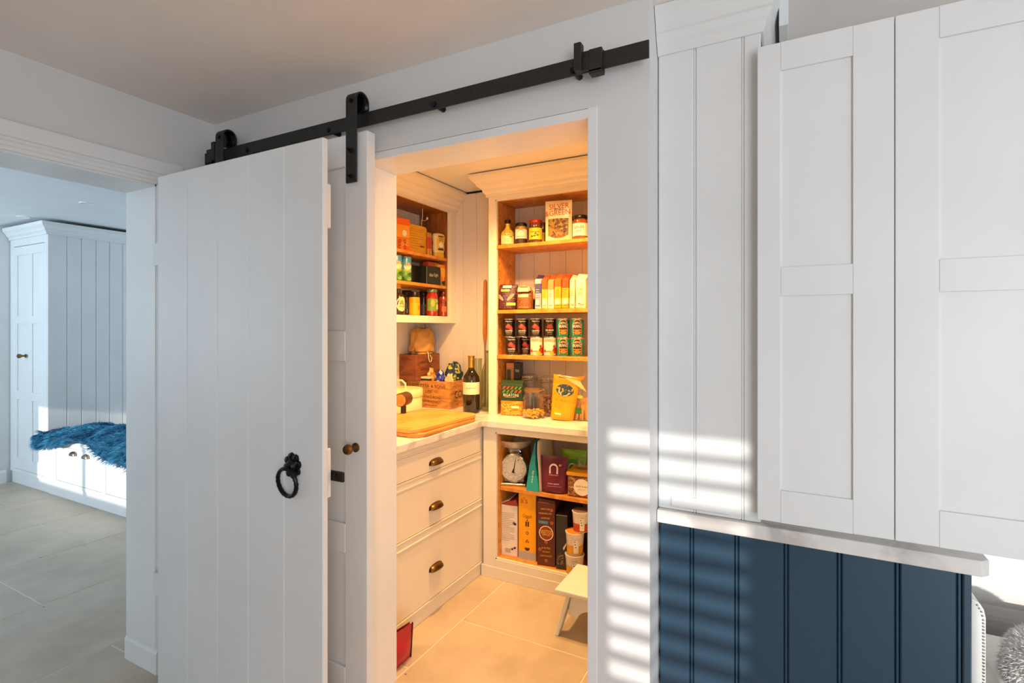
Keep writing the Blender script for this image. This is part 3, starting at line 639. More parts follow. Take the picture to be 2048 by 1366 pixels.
for i, (a, b, tp, st_, lab) in enumerate(rows):
    x, w = meas(a, b, 2.83); h = zY((a+b)/2, tp, 2.83)-z; d = .15
    t = thing('food_pouch', lab, 'pouch', (x+.0, 2.83+d/2, z), 0, G2)
    m = MB(); hw = w/2*.94
    prof = lambda v: 1 if v < .82 else 1-.75*(v-.82)/.18
    ring_ = []
    for v in (0, .04, .3, .6, .82, .93, 1.0):
        k = prof(v)*(0.94 if v == 0 else 1); q = .0012*sin(v*5+i)
        m.v += [(-hw+q, -d/2*k-.002*sin(v*14), v*h), (hw+q, -d/2*k+.003*sin(v*11), v*h-(.008 if v>.9 else 0)), (hw*.9+q, d/2*k, v*h-(.01 if v > .9 else 0)), (-hw*.9+q, d/2*k, v*h-(.01 if v > .9 else 0))]
    for j in range(6):
        for k in range(4): m.f.append((j*4+k, j*4+(k+1) % 4, (j+1)*4+(k+1) % 4, (j+1)*4+k))
    m.f += [(3, 2, 1, 0), (24, 25, 26, 27)]
    m.build('pouch_body', zones('pouch_print_%d' % i, st_, .35, .15), t, bevel=.003)
    fs = plane(-d/2, .004)
    patch(t, 'print_block', '#f0e3c4' if i != 0 else '#aab6c6', fs, -hw*.6, hw*.6, h*.12, h*.27, 2, 1)
    for k in range(4): patch(t, 'print_line', '#8a6a48' if i else '#d8d4e4', fs, -hw*.5, hw*.5, h*(.36+k*.06), h*(.372+k*.06), 2, 1)
    if i > 4: patch(t, 'print_line', '#3a3028', fs, -hw*.5, hw*.1, h*.135, h*.155, 2, 1)
# --- tins
z = SZ[2]; CR, CH = .0375, .1115
def tin_base(name, label, col, loc, group, rz):
    t = thing(name, label, 'tin', loc, rz, group)
    MB().lathe([(CR*.97, .004), (CR, .006), (CR, CH-.006), (CR*.97, CH-.004)], 28).build('tin_body', gloss('tin_'+col.lstrip('#'), col, .25) if False else flat(col, .22), t, smooth=True)
    MB().lathe([(CR*.93, 0), (CR*1.0, 0), (CR*1.0, .004), (CR*.97, .005)], 28).build('bottom_rim', STEEL, t, smooth=True)
    MB().lathe([(CR*.97, CH-.005), (CR*1.0, CH-.004), (CR*1.0, CH), (CR*.93, CH), (CR*.93, CH-.003), (.001, CH-.003)], 28, cap=False).build('top_rim', STEEL, t, smooth=True)
    return t
c1 = cyl(CR); c2 = cyl(CR, .0014); c3 = cyl(CR, .002)
def tin_tomato(label, loc, rz):
    t = tin_base('tomato_tin', label, '#191512', loc, 'black tins of tomatoes', rz)
    text(t, 'Napolina', '#e8dfd2', c1, 0, CH*.86, CR*1.25, CH*.1)
    for a, b, r_ in ((-.28, .62, .3), (.12, .6, .28), (-.1, .68, .26), (.38, .54, .24)): blob(t, 'tomato_print', '#b8332a' if r_ != .26 else '#cf4a3c', c1 if r_ != .26 else c2, CR*a, CH*b-.006, CR*r_, CH*.1)
    text(t, 'CHOPPED', '#e8dcc8', c1, 0, CH*.34, CR*1.25, CH*.1); text(t, 'TOMATOES', '#cbb9a0', c1, 0, CH*.225, CR*1.05, CH*.06); patch(t, 'print_line', '#8a7c6c', c1, -CR*.4, CR*.4, CH*.12, CH*.135, 6, 1); return t
def tin_kidney(label, loc, rz):
    t = tin_base('bean_tin', label, '#17110f', loc, 'black tins of tomatoes', rz)
    text(t, 'Napolina', '#e8dfd2', c1, 0, CH*.86, CR*1.25, CH*.1)
    for a, b in ((-.3, .58), (0, .56), (.3, .57), (-.1, .66), (.15, .68)): blob(t, 'bean_print', '#7e2420', c1, CR*a, CH*b-.004, CR*.24, CH*.06, tilt=a*2)
    text(t, 'RED KIDNEY', '#ddd0c0', c1, 0, CH*.38, CR*1.35, CH*.09); text(t, 'BEANS', '#b5a490', c1, 0, CH*.26, CR*.7, CH*.07); patch(t, 'print_line', '#8a7c6c', c1, -CR*.3, CR*.3, CH*.15, CH*.165, 6, 1); return t
def tin_cream(label, loc, rz):
    t = tin_base('soup_tin', label, '#e9dcc6', loc, 'pale tins of chopped tomatoes', rz)
    patch(t, 'top_band', '#cdb8a0', c1, -CR*1.7, CR*1.7, CH*.76, CH*.94, 12, 1)
    for k in range(4): patch(t, 'print_line', '#8c7660', c2, -CR*.8, CR*.3, CH*(.8+k*.035), CH*(.808+k*.035), 8, 1)
    for a, b, r_ in ((.95, .3, .5), (-.9, .27, .25), (.75, .52, .22)): blob(t, 'tomato_print', '#c23a24', c1, CR*a, CH*b, CR*r_, CH*r_*.33)
    patch(t, 'red_band', '#c8482e', c1, -CR*1.2, CR*1.2, CH*.23, CH*.27, 12, 1); blob(t, 'leaf_print', '#8fae2c', c2, CR*.35, CH*.16, CR*.36, CH*.1); return t
def tin_teal(label, loc, rz):
    t = tin_base('baked_bean_tin', label, '#0f8a7e', loc, 'teal tins of baked beans', rz)
    def shield(k): return [(CR*x*k, CH*(.5+(y-.5)*k)) for x, y in ((-.62, .12), (.62, .12), (.72, .4), (.8, .7), (.62, .74), (.56, .86), (.3, .93), (0, .95), (-.3, .93), (-.56, .86), (-.62, .74), (-.8, .7), (-.72, .4))]
    def fan(pts, nm, col, sf):
        n = len(pts); c = (0, CH*.5); v = [sf(*c)]
        for k in (.5, 1): v += [sf(c[0]+(p[0]-c[0])*k, c[1]+(p[1]-c[1])*k) for p in pts]
        MB().add(v, [(0, 1+i, 1+(i+1) % n) for i in range(n)]+[(1+i, 1+n+i, 1+n+(i+1) % n, 1+(i+1) % n) for i in range(n)]).build(nm, flat(col), t)
    fan(shield(1.0), 'shield_border', '#d9c26a', c1); fan(shield(.91), 'shield', '#3a1d12', c2)
    text(t, 'HEINZ', '#efe0c0', c3, 0, CH*.77, CR*1.0, CH*.1, arc=CH*.03); text(t, 'BEANZ', '#f2e8d2', c3, 0, CH*.59, CR*1.3, CH*.15)
    patch(t, 'orange_band', '#c8862c', c3, -CR*.58, CR*.58, CH*.36, CH*.41, 8, 1)
    for a, b in ((-.36, .27), (-.12, .31), (.12, .3), (.36, .27), (-.24, .22), (.02, .2), (.26, .22)): blob(t, 'bean_print', '#d9772a', c3, CR*a, CH*b, CR*.17, CH*.045)
    patch(t, 'gold_band', '#c9b25e', c1, -CR*1.5, CR*1.5, CH*.93, CH*.955, 14, 1); return t
TY = 2.86
order = ['first', 'second', 'third', 'fourth', 'fifth', 'sixth']
top_px = [1018.5, 1045, 1072, 1100, 1127, 1155]; bot_px = [1023.5, 1051.5, 1073, 1100, 1127, 1155]
proto = {}
def place_tin(kind, fn, label, x, y, zz):
    rz = toward(x, y, .9)
    if kind not in proto: proto[kind] = fn(label, (x, y, zz), rz)
    else: dup(proto[kind], None, (x, y, zz), rz, label)
for row, pxs, kinds in (('upper', top_px, 'TTTKBB'), ('lower', bot_px, 'TTCCBB')):
    for i, (px, k) in enumerate(zip(pxs, kinds)):
        fn, nm = {'T': (tin_tomato, 'black tin of chopped tomatoes'), 'K': (tin_kidney, 'black tin of red kidney beans'), 'C': (tin_cream, 'pale tin with tomato picture'), 'B': (tin_teal, 'teal tin of baked beans')}[k]
        Y = TY if row == 'upper' else TY+(-.012, .062, -.004, 0, 0, 0)[i]
        place_tin(k, fn, nm+', '+order[i]+' from the left in the '+row+' row of tins', xY(px, Y), Y, z+(CH if row == 'upper' else 0))
# --- worktop level under the shelves
z = ZW
def carton(parent, w, d, h, mat, name='carton_body', bevel=.0012): return MB().box(-w/2, w/2, -d/2, d/2, 0, h).build(name, mat, parent, bevel=bevel)
pasta_c = '#dba63a'
def rigatoni(parent, name, n, fn, r=.0055, l=.03, col=pasta_c):
    m = MB()
    for i in range(n):
        p, ax = fn(i); a = Vector(ax).normalized()*l/2; m.tube([Vector(p)-a, Vector(p)+a], r, 6)
    return stuff(m.build(name, flat(col, .5), parent, smooth=True))
x, w = meas(1001, 1042, 2.80); h = zY(1020, 761, 2.80)-z
t = thing('pasta_bag', 'green and clear bag of rigatoni pasta with striped top', 'bag', (x, 2.835, z), toward(x, 2.8, .35))
dep = .07
MB().prism([(-dep/2, 0), (dep/2, 0), (dep/2, h*.86), (.008, h), (-.008, h), (-dep/2, h*.88)], -w/2, w/2, 'x').build('bag_body', zones('pasta_bag_film', [(0, '#b9842c'), (.42, '#1f3a26'), (.8, '#24402a')], .2, .3), t, bevel=.006, seg=2)
sf = plane(-dep/2, .001); rd = random.Random(3)
rigatoni(t, 'pasta', 46, lambda i: ((rd.uniform(-.42, .42)*w, -dep/2+.003, h*rd.uniform(.04, .38)), (1, rd.uniform(-.1, .1), rd.uniform(-1, 1))), l=.026)
for k in range(5):
    for rr, zz, sl in ((0, .80, 1), (1, .70, -1)):
        xx = (-.36+k*.18)*w; c_ = ('#9c3b26', '#3f8a3c')[(k+rr) % 2 if k > 1 or rr else rr]
        poly(t, 'stripe', '#b04a2e' if (k > 2) == bool(rr) else '#4c8f44', sf, [(xx-.07*w, h*(zz-.05)), (xx+.02*w, h*(zz-.05)), (xx+.11*w, h*(zz+.035)), (xx+.02*w, h*(zz+.035))])
text(t, 'RIGATONI', '#eee3c8', sf, -.004, h*.585, w*.68, h*.085); patch(t, 'print_line', '#a9b393', sf, -w*.3, w*.2, h*.52, h*.53, 2, 1); patch(t, 'paper_tag', '#e6dfae', plane(-dep/2, .009), 0, w*.36, h*.22, h*.29, 2, 1)
for pl, pr, pt, lab, cols in ((1016, 1030, 725, 'slim tan carton standing behind the pasta bag', [(0, '#b07a48'), (.9, '#c98a52')]), (1031, 1043, 725, 'slim black carton standing behind the pasta bag', [(0, '#14130f'), (.35, '#3a5a34'), (.45, '#14130f'), (.6, '#8c2a24'), (.66, '#14130f')])):
    x, w = meas(pl, pr, 2.95); h = zY(pl, pt, 2.95)-z
    t = thing('slim_carton', lab, 'carton', (x, 2.95, z), toward(x, 2.95, .6)); carton(t, w, .09, h, zones('slim_'+str(pl), cols, .4, .0))
    if pl == 1016: patch(t, 'picture_panel', '#2e3a1c', plane(-.045), -w*.4, w*.1, h*.5, h*.87, 1, 1)
    else: text(t, 'tea', '#b8c2a0', plane(-.045), 0, h*.85, w*.6, h*.06)
def clip_jar(name, label, xc, yc, r, h, fill, fillh, wire, rz):
    t = thing(name, label, 'jar', (xc, yc, z), rz, 'clip-top glass jars on the pantry worktop')
    MB().lathe([(r*.9, 0), (r, .006), (r, h*.5), (r*.98, h*.62), (r*.84, h*.76), (r*.78, h*.81), (r*.82, h*.83)], 28).build('jar_body', GLASS, t, smooth=True)
    MB().lathe([(r*.82, h*.87), (r*.84, h*.9), (r*.8, h*.95), (r*.5, h*.985), (.001, h)], 28).build('glass_lid', GLASS, t, smooth=True)
    MB().lathe([(r*.8, h*.842), (r*.825, h*.845), (r*.825, h*.86), (r*.8, h*.863)], 24, cap=False).build('rubber_seal', flat('#c8a878', .6) if wire is not STEEL else flat('#8c8278', .5), t, smooth=True)
    for zz in (.815, .885): MB().tube([(r*.85*cos(a), r*.85*sin(a), h*zz) for a in [2*pi*i/24 for i in range(24)]], .0016, 6, closed=True).build('wire_band', wire, t, smooth=True)
    MB().tube([(r*.84, -.008, h*.885), (r*.98, -.012, h*.87), (r*1.08, -.01, h*.82), (r*.98, -.006, h*.79), (r*.84, -.006, h*.815)], .0018, 6).tube([(r*.84, .008, h*.885), (r*.98, .012, h*.87), (r*1.08, .01, h*.82)], .0018, 6).build('clip', wire, t, smooth=True)
    if fill: fill(t, r, h)
    return t
GOLDW = metal('gold_wire', '#c8a45a', .3)
rd2 = random.Random(5)
def fillp(t, r, h): 
    def fn(i):
        a = rd2.uniform(0, 2*pi); q = r*.86*math.sqrt(rd2.random()); return ((q*cos(a), q*sin(a), .012+rd2.random()*h*.17), (cos(a*3), sin(a*3), rd2.uniform(-.4, .4)))
    rigatoni(t, 'pasta', 110, fn, .0055, .022, '#e0b03c')
def filln(t, r, h): MB().lathe([(r*.88, .004), (r*.93, .01), (r*.93, h*.5), (r*.3, h*.53)], 24).build('nuts', speck('nut_mix', ['#7a4a2a', '#9c6a3a', '#4a2c1a', '#b58a55'], 90), t, smooth=True)
x, w = meas(1047, 1087, 2.80); clip_jar('clip_top_jar', 'clip-top glass jar with a little pasta in the bottom', x, 2.80, w/2, zY(1067, 771, 2.80)-z, fillp, .25, GOLDW, toward(x, 2.8))
x, w = meas(1041, 1078, 2.95); clip_jar('clip_top_jar', 'tall empty clip-top jar behind the pasta jar', x, 2.945, w/2, zY(1060, 746, 2.95)-z, None, 0, STEEL, toward(x, 2.95))
x, w = meas(1079, 1116, 2.93); clip_jar('clip_top_jar', 'clip-top jar of nuts with grey rim behind the golden pouch', x, 2.925, w/2, zY(1097, 750, 2.93)-z, filln, .4, STEEL, toward(x, 2.93))
x, w = meas(1099, 1146, 2.78); h = zY(1130, 752, 2.78)-z
t = thing('golden_pouch', 'leaning golden yellow pouch with dark round badge and torn top', 'pouch', (x-.004, 2.80, z), toward(x, 2.8, .5)); t.rotation_euler = (0, radians(7), toward(x, 2.8, .5))
s_ = pouch(t, w, h, .07, zones('golden_film', [(0, '#e8a512'), (.4, '#e59c14'), (.8, '#d98a14')], .3, .3), pw=.4, bot=.5, wob=.002, flare=.18)
blob(t, 'badge', '#27465a', s_, .0, h*.69, w*.36, h*.13); ringp(t, 'badge_ring', '#c9c0a6', sup(s_, .001), 0, h*.69, w*.2, w*.24, 24, pi, 2*pi)
text(t, 'Chips', '#b86a14', s_, -w*.1, h*.46, w*.42, h*.06); patch(t, 'paper_tag', '#f1e4b4', s_, -w*.28, -w*.02, h*.13, h*.17, 3, 1)
for k in range(3): patch(t, 'print_line', '#c27a12', s_, -w*.34, -w*.02, h*(.36-k*.04), h*(.367-k*.04), 3, 1)
MB().prism([(-w*.36, h*.98), (w*.55, h*.93), (w*.85, h*.72), (-w*.3, h*1.02)], -.014, -.01, 'y').build('torn_strip', flat('#e8c48c', .4), t)
MB().prism([(-w*.2, h*.9), (w*.4, h*.78), (w*.72, h*1.06), (w*.3, h*1.0)], .0, .012, 'y').build('folded_back', flat('#c77f18', .35), t)
x, w = meas(1137, 1176, 2.80); h = zY(1150, 785, 2.80)-z
t = thing('breadstick_bag', 'clear bag of breadsticks with green tag beside the golden pouch', 'bag', (x, 2.84, z), toward(x, 2.8, .4))
pouch(t, w, h, .06, GLASS, pw=.5, bot=.6, wob=.001, flare=-.3)
for i in range(9):
    xx = (-.38+i*.095)*w; MB().tube([(xx, -.012*(i % 3-1), .006), (xx*.7+.01, .004*(i % 2), h*.62), (xx*.5+.012, .0, h*.8)], [.006, .006, .005], 7).build('breadstick', flat('#d9a860', .6), t, smooth=True)
patch(t, 'green_tag', '#2c6a34', plane(-.031), -w*.2, w*.1, h*.26, h*.47, 1, 1); blob(t, 'leaf_tag', '#a8bc3c', plane(-.02), 0, h*.84, w*.16, h*.06)

# --- lower unit, middle shelf
z = ZL2
sc = thing('kitchen_scale', 'vintage steel kitchen scale with round dial and bowl on top', 'scale', (xY(1030, 2.74), 2.745, z), .30)
MB().box(-.075, .075, -.075, .075, 0, .014).build('base_plate', STEEL, sc, bevel=.003)
MB().prism([(-.062, .014), (.062, .014), (.046, .178), (-.046, .178)], -.045, .05, 'y').build('housing', NICKEL, sc, bevel=.004)
dz = .1
dl_ = turned(sc, 'dial_rim', STEEL, [(.079, 0), (.083, .004), (.083, .02), (.077, .024), (.074, .02), (.074, .004)], (0, -.045, dz), 36)
turned(sc, 'dial_face', flat('#e9e2d2', .4), [(.075, 0), (.075, .014), (.001, .0142)], (0, -.045, dz), 36)
fs = plane(-.0594, .0005)
def rt(f): return lambda x, z_: (x, f(x, z_)[1], z_+dz)
ringp(sc, 'dial_ring', '#8a8276', rt(fs), 0, 0, .0645, .066, 36); ringp(sc, 'dial_ring', '#a69c8c', rt(fs), 0, 0, .044, .045, 36)
for i in range(12):
    a = pi/2-2*pi*i/12; text(sc, str(i if i else 12), '#3a352f', rt(fs), .056*cos(a), .056*sin(a), .006 if i < 10 else .009, .007, name='numeral')
poly(sc, 'pointer', '#17130f', rt(plane(-.0594, .0016)), [(.004, -.022), (.012, -.028), (-.004, -.028), (-.012, -.024), (.0005, .0), (.0125, .062), (.0145, .062), (.006, .0)]); text(sc, 'KITCHEN', '#2a2620', rt(fs), 0, -.035, .03, .006)
MB().tube([(-.03, -.02, .178), (-.036, -.03, .19), (-.03, -.03, .203), (.03, -.03, .203), (.036, -.03, .19), (.03, -.02, .178)], .004, 8).box(-.03, .03, -.02, .02, .178, .204).build('bracket', STEEL, sc, smooth=True)
BOWL = metal('bowl_steel', '#d8d0c4', .3, .45)
MB().lathe([(.03, .204), (.055, .208), (.085, .226), (.102, .256), (.108, .260), (.102, .262), (.082, .232), (.05, .215), (.001, .211)], 40, cap=False).build('weighing_bowl', BOWL, sc, smooth=True)
def mpouch(name, label, pl, pr, pt, Y, mat, k=.4, **kw):
    x, w = meas(pl, pr, Y); h = zY((pl+pr)/2, pt, Y)-z; t = thing(name, label, 'pouch', (x, Y+.03, z), toward(x, Y, k)); return t, w, h, pouch(t, w, h, .06, mat, **kw)
# turquoise pouch standing edge-on: gusset towards the room, cream back panel to the right
xa = xY(1052, 2.64); xb = xY(1079, 2.64); xt = xY(1071, 2.64); hh = zY(1071, 885, 2.64)-z; h2 = .302
t = thing('seed_pouch', 'turquoise pouch standing edge-on with cream back panel beside the scale', 'pouch', (xb, 2.64, z))
m = MB()
for yy, k in ((0, 1), (.05, 1.05), (.20, 1.0)): m.v += [(xa-xb, yy, 0), (-.002, yy, 0), (xt-xb-.001, yy, hh*.55*k), (xt-xb, yy, hh*k), (xt-xb-.004, yy, hh*k), (xa-xb+.02, yy, hh*.5*k)]
for j_ in range(2):
    for k in range(6): m.f.append((j_*6+k, j_*6+(k+1) % 6, (j_+1)*6+(k+1) % 6, (j_+1)*6+k))
m.f += [(0, 1, 2, 3, 4, 5), (17, 16, 15, 14, 13, 12)]
m.build('pouch_body', zones('turquoise_film', [(0, '#23aab2'), (.3, '#189098'), (.7, '#127c88')], .25, .3), t)
def crm(u, v): return ((xt-xb)*min(1, v*1.3)+.004+.012*v*v*v+.006*sin(pi*v), -.004+.21*u+.02*v*(u-.0), h2*v*(1-.06*(1-u)**3))
MB().grid(crm, 6, 14).build('cream_back', flat('#cfc3b2', .5), t, smooth=True, solid=.003)
text(t, 'seeds', '#d8efee', lambda a, b: (xa-xb+.022+a, -.0015, b), .018, hh*.3, .07, .012, tilt=1.45)
t, w, h, s_ = mpouch('seed_pouch', 'maroon pouch with white arch letter and small orange heart', 1080, 1130, 914, 2.645, zones('maroon_film', [(0, '#6a1836'), (.7, '#5c1430')], .25, .25), .35, pw=.5, bot=.45, wob=.001, flare=.08)
def arch(t, col, s_, cx, cz, r, leg, th):
    ringp(t, 'arch_logo', col, s_, cx, cz, r-th, r, 16, 0, pi); patch(t, 'arch_logo', col, s_, cx-r, cx-r+th, cz-leg, cz, 1, 3); patch(t, 'arch_logo', col, s_, cx+r-th, cx+r, cz-leg, cz, 1, 3)
arch(t, '#ecdfe2', s_, 0, h*.68, w*.17, h*.14, w*.06); blob(t, 'heart_mark', '#e08a2a', s_, w*.24, h*.77, w*.05, h*.03)
text(t, 'naturya', '#d9b9c4', s_, 0, h*.50, w*.36, h*.045); text(t, 'CHIA SEEDS', '#ecdfe2', s_, 0, h*.27, w*.44, h*.035); patch(t, 'print_line', '#b98a9c', s_, -w*.24, w*.3, h*.2, h*.21, 4, 1); patch(t, 'print_line', '#b98a9c', s_, -w*.05, w*.3, h*.05, h*.065, 4, 1)
t, w, h, s_ = mpouch('seed_pouch', 'bright green pouch with white arch letter at the back of the shelf', 1122, 1169, 901, 2.80, zones('green_film', [(0, '#2c8a34'), (.55, '#4fae2c'), (.75, '#8cc832')], .25, .25), .3, pw=.5, bot=.5, wob=.001)
arch(t, '#e6efd8', s_, -w*.04, h*.52, w*.2, h*.2, w*.06); blob(t, 'heart_mark', '#d9c84a', s_, w*.26, h*.62, w*.06, h*.03)
x, w = meas(1131, 1192, 2.66); h = zY(1160, 945, 2.66)-z
gran = speck('granola', ['#8c5322', '#b97c38', '#6a3a1a', '#d9b06a', '#a5662a'], 120, .5, .8)
t = thing('granola_tub', 'clear square tub of granola with yellow lid and round white label', 'tub', (x, 2.66+w*.45, z), toward(x, 2.7, .3))
MB().box(-w*.47, w*.47, -w*.44, w*.44, 0, h*.82).build('granola', gran, t, bevel=.012, seg=3); MB().box(-w*.49, w*.49, -w*.46, w*.46, -.0, h*.85).build('tub_wall', GLASS, t, bevel=.014, seg=3)
MB().box(-w*.5, w*.5, -w*.48, w*.48, h*.84, h).build('lid', flat('#e0a316', .35), t, bevel=.005, seg=2)
sf = plane(-w*.462, .001); blob(t, 'round_label', '#efe6dc', sf, 0, h*.42, w*.26, w*.26, 28); text(t, 'FRUIT & NUT', '#5a4034', sup(sf, .001), 0, h*.45, w*.38, h*.06); text(t, 'granola', '#8a7060', sup(sf, .001), 0, h*.33, w*.22, h*.05)
x, w = meas(1150, 1178, 2.74)
t = thing('glass_pot', 'small clear glass pot upside down on the yellow tub lid', 'glass', (x, 2.745, z+h), 0); MB().lathe([(.034, 0), (.036, .003), (.03, .05), (.027, .056), (.001, .058)], 22).build('pot_body', GLASS, t, smooth=True); MB().lathe([(.037, 0), (.038, .002), (.038, .005), (.036, .006)], 22, cap=False).build('rim', GLASS, t, smooth=True)
x, w = meas(1193, 1240, 2.66); h = zY(1200, 981, 2.66)-z
t = thing('snack_box', 'small tan snack box with dark printed top beside the granola tub', 'box', (x, 2.72, z), .15); carton(t, w, .11, h, flat('#c99a68', .5)); patch(t, 'print_block', '#efe0c8', plane(-.055), -w*.2, w*.2, h*.3, h*.62, 1, 1)
MB().box(-w*.48, w*.48, -.05, .05, h, h+.0012).build('printed_top', flat('#3a3230', .4), t)

# --- lower unit, bottom shelf
z = ZL1
def cereal(name, label, pl, pr, pt, Y, d, mat, rz, top_='flat', pxh=None):
    x, w = meas(pl, pr, Y); h = zY((pl+pr)/2, pt, Y)-z
    t = thing(name, label, 'box', (x, Y+d/2, z), rz, 'cereal boxes on the bottom shelf')
    MB().box(-w/2, w/2, -d/2, d/2, 0, h).build('carton_body', mat, t, bevel=.001)
    return t, w, h, plane(-d/2)
t, w, h, sf = cereal('cereal_box', 'white cereal box with small print and open flaps on bottom shelf', 994, 1030, 1010, 2.665, .17, flat('#e0d6ce', .45), .14)
for i in range(16): patch(t, 'print_line', '#b3a79c', sf, -w*.36, w*(.34 if i % 4 else .1), h*(.3+i*.036), h*(.31+i*.036), 1, 1)
patch(t, 'barcode_panel', '#efe7df', sf, -w*.16, w*.2, h*.05, h*.16, 1, 1)
for i in range(9): patch(t, 'barcode', '#2c241e', plane(-.085, .0014), -w*.13+i*w*.034, -w*.115+i*w*.034, h*.06, h*.15, 1, 1)
for a, b in ((-.38, .93), (.32, .66), (.38, .64), (.22, .14), (.36, .17)): blob(t, 'choc_print', '#3a2219', sf, w*a, h*b, w*.07, h*.022, tilt=a)
MB().prism([(-w*.5, h), (w*.5, h), (w*.42, h+.035), (.0, h+.02)], -.08, .07, 'y').build('open_flap', flat('#a33a2a', .5), t); MB().prism([(-w*.5, h), (w*.1, h+.03), (w*.08, h+.033), (-w*.52, h+.003)], -.084, .08, 'y').build('open_flap', flat('#d9cfc8', .5), t)
t, w, h, sf = cereal('cereal_box', 'tall yellow cereal box with slanted corner and dark grain symbols', 1036, 1069.5, 988, 2.665, .19, flat('#f0a60a', .4), .06)
text(t, "a's", '#c8321c', sf, -w*.18, h*.9, w*.4, h*.09); text(t, 'Crunch', '#3a2408', sf, 0, h*.665, w*.5, h*.05); text(t, 'oats', '#3a2408', sf, 0, h*.635, w*.18, h*.018)
for i, b in enumerate((.57, .545, .52)):
    for sx in (-1, 1): blob(t, 'grain_print', '#3a2408', sf, sx*w*.06, h*b, w*.06, h*.011, tilt=sx*.7)
blob(t, 'grain_print', '#3a2408', sf, 0, h*.6, w*.03, h*.016); ringp(t, 'sun_print', '#5a3408', sf, 0, h*.41, w*.05, w*.085, 16)
for a, b in ((0, .3), (-.06, .275), (.06, .275)): blob(t, 'drop_print', '#3a2408', sf, w*a, h*b, w*.035, h*.012)
poly(t, 'bowl_print', '#3a2408', sf, [(w*.15*cos(a), h*.185+w*.16*sin(a)) for a in [pi+pi*i/10 for i in range(11)]])
patch(t, 'grey_band', '#b9b2aa', sf, -w*.5, w*.5, 0, h*.13, 1, 1)
for i in range(4): patch(t, 'print_line', '#8a847c', plane(-.095, .0014), -w*.48, w*.48, h*(.03+i*.025), h*(.034+i*.025), 1, 1)
t, w, h, sf = cereal('cereal_box', 'brown chocolate cereal box with round white-ringed logo', 1070.5, 1104, 1005, 2.645, .19, flat('#5a2413', .38), .16)
for i, (s1, b, ww) in enumerate((('MAKE YOUR', .9, .5), ('MORNING AN', .83, .7), ('ADVENTURE', .755, .5))): text(t, s1, '#e0a83a', sf, -w*.05, h*b, w*ww, h*.028, tilt=.04)
patch(t, 'blue_tab', '#3a86b0', sf, -w*.42, w*.1, h*.665, h*.71, 1, 1); text(t, 'NEW', '#c84a2a', sup(sf, .001), -w*.15, h*.687, w*.2, h*.022)
ringp(t, 'logo_ring', '#efe2cc', sf, 0, h*.52, w*.36, w*.40, 30); blob(t, 'logo_disc', '#8c3a1a', sf, 0, h*.52, w*.36, w*.36, 30); text(t, 'WEETOS', '#f0c02a', sup(sf, .001), 0, h*.535, w*.62, h*.07); text(t, 'choc hoops', '#efe2cc', sup(sf, .001), 0, h*.49, w*.4, h*.022)
for i, (s1, b, ww) in enumerate((('IN IN MILK', .285, .5), ('CRUNCHY', .225, .45), ('CHOCOLATEY', .16, .66))): text(t, s1, '#e0a83a', sf, .0, h*b, w*ww, h*.028, tilt=.04)
for a, b in ((.3, .89), (.32, .69), (0, .38), (-.35, .255), (.0, .09)): ringp(t, 'hoop_print', '#c8704a', sf, w*a, h*b, w*.04, w*.08, 14)
MB().prism([(-w*.5, h), (w*.5, h), (w*.44, h+.012), (-w*.4, h+.02)], -.09, .09, 'y').build('open_flap', flat('#4a1d10', .45), t)
t, w, h, sf = cereal('cereal_box', 'black cereal box with pouring milk picture on bottom shelf', 1107, 1128, 1030, 2.645, .17, flat('#2b2624', .35), .2)
poly(t, 'milk_print', '#d8ccc4', sf, [(w*.1, h*.4), (w*.45, h*.52), (w*.5, h*.5), (w*.18, h*.36)]); speckle = speck('cereal_photo', ['#2b2624', '#5a4030', '#8a6a50', '#2b2624'], 120)
blob(t, 'cereal_print', speckle, sf, -w*.1, h*.18, w*.36, h*.12)
x, w = meas(1108, 1150, 2.86); h = zY(1130, 1012, 2.86)-z
t = thing('cereal_box', 'dark grey cereal box at the back behind the snack pots', 'box', (x+.02, 2.90, z), .1, 'cereal boxes on the bottom shelf'); carton(t, w, .09, h, flat('#35322f', .4)); patch(t, 'print_block', '#57504a', plane(-.045), -w*.4, w*.1, h*.7, h*.85, 1, 1)
def snack_pot(label, pl, pr, y0, y1, Y, c1_, c2_, zb, rz, lid='#9a948c'):
    x, w = meas(pl, pr, Y); h = zY((pl+pr)/2, y0, Y)-zb
    t = thing('snack_pot', label, 'pot', (x, Y, zb), rz, 'stacked snack pots'); r = w/2
    MB().lathe([(r*.78, 0), (r*.8, .003), (r*.95, h*.88), (r*.97, h*.9)], 24).build('pot_body', flat('#e6ded4', .3), t, smooth=True)
    MB().lathe([(r*.97, h*.9), (r, h*.91), (r, h*.96), (r*.9, h*.965)], 24).build('rim', flat('#d8cfc4', .3), t, smooth=True); MB().lathe([(r*.92, h*.965), (r*.92, h*.985), (.001, h)], 24).build('foil_lid', flat(lid, .3), t, smooth=True)
    cs = lambda x_, z_: ((r*(.80+.15*z_/(h*.88))+.001)*sin(x_/r), -(r*(.80+.15*z_/(h*.88))+.001)*cos(x_/r), z_)
    patch(t, 'colour_band', c1_, cs, -r*1.6, r*1.6, h*.04, h*.42, 14, 2); patch(t, 'white_panel', '#efe7dc', sup(cs, .0012), -r*.1, r*.5, h*.1, h*.7, 6, 2)
    for k in range(3): patch(t, 'print_line', '#3a302a', sup(cs, .002), r*(-.02+.05*k), r*(.1+.06*k), h*(.6-.12*k), h*(.64-.12*k), 3, 1)
    blob(t, 'fruit_print', c2_, sup(cs, .0012), r*.85, h*.25, r*.25, h*.16); return zb+h
x0 = 0
zb = snack_pot('white and yellow snack pot at the bottom of the stack of pots', 1131, 1168, 1105, 1140, 2.655, '#dba024', '#e8b84a', z, .2)
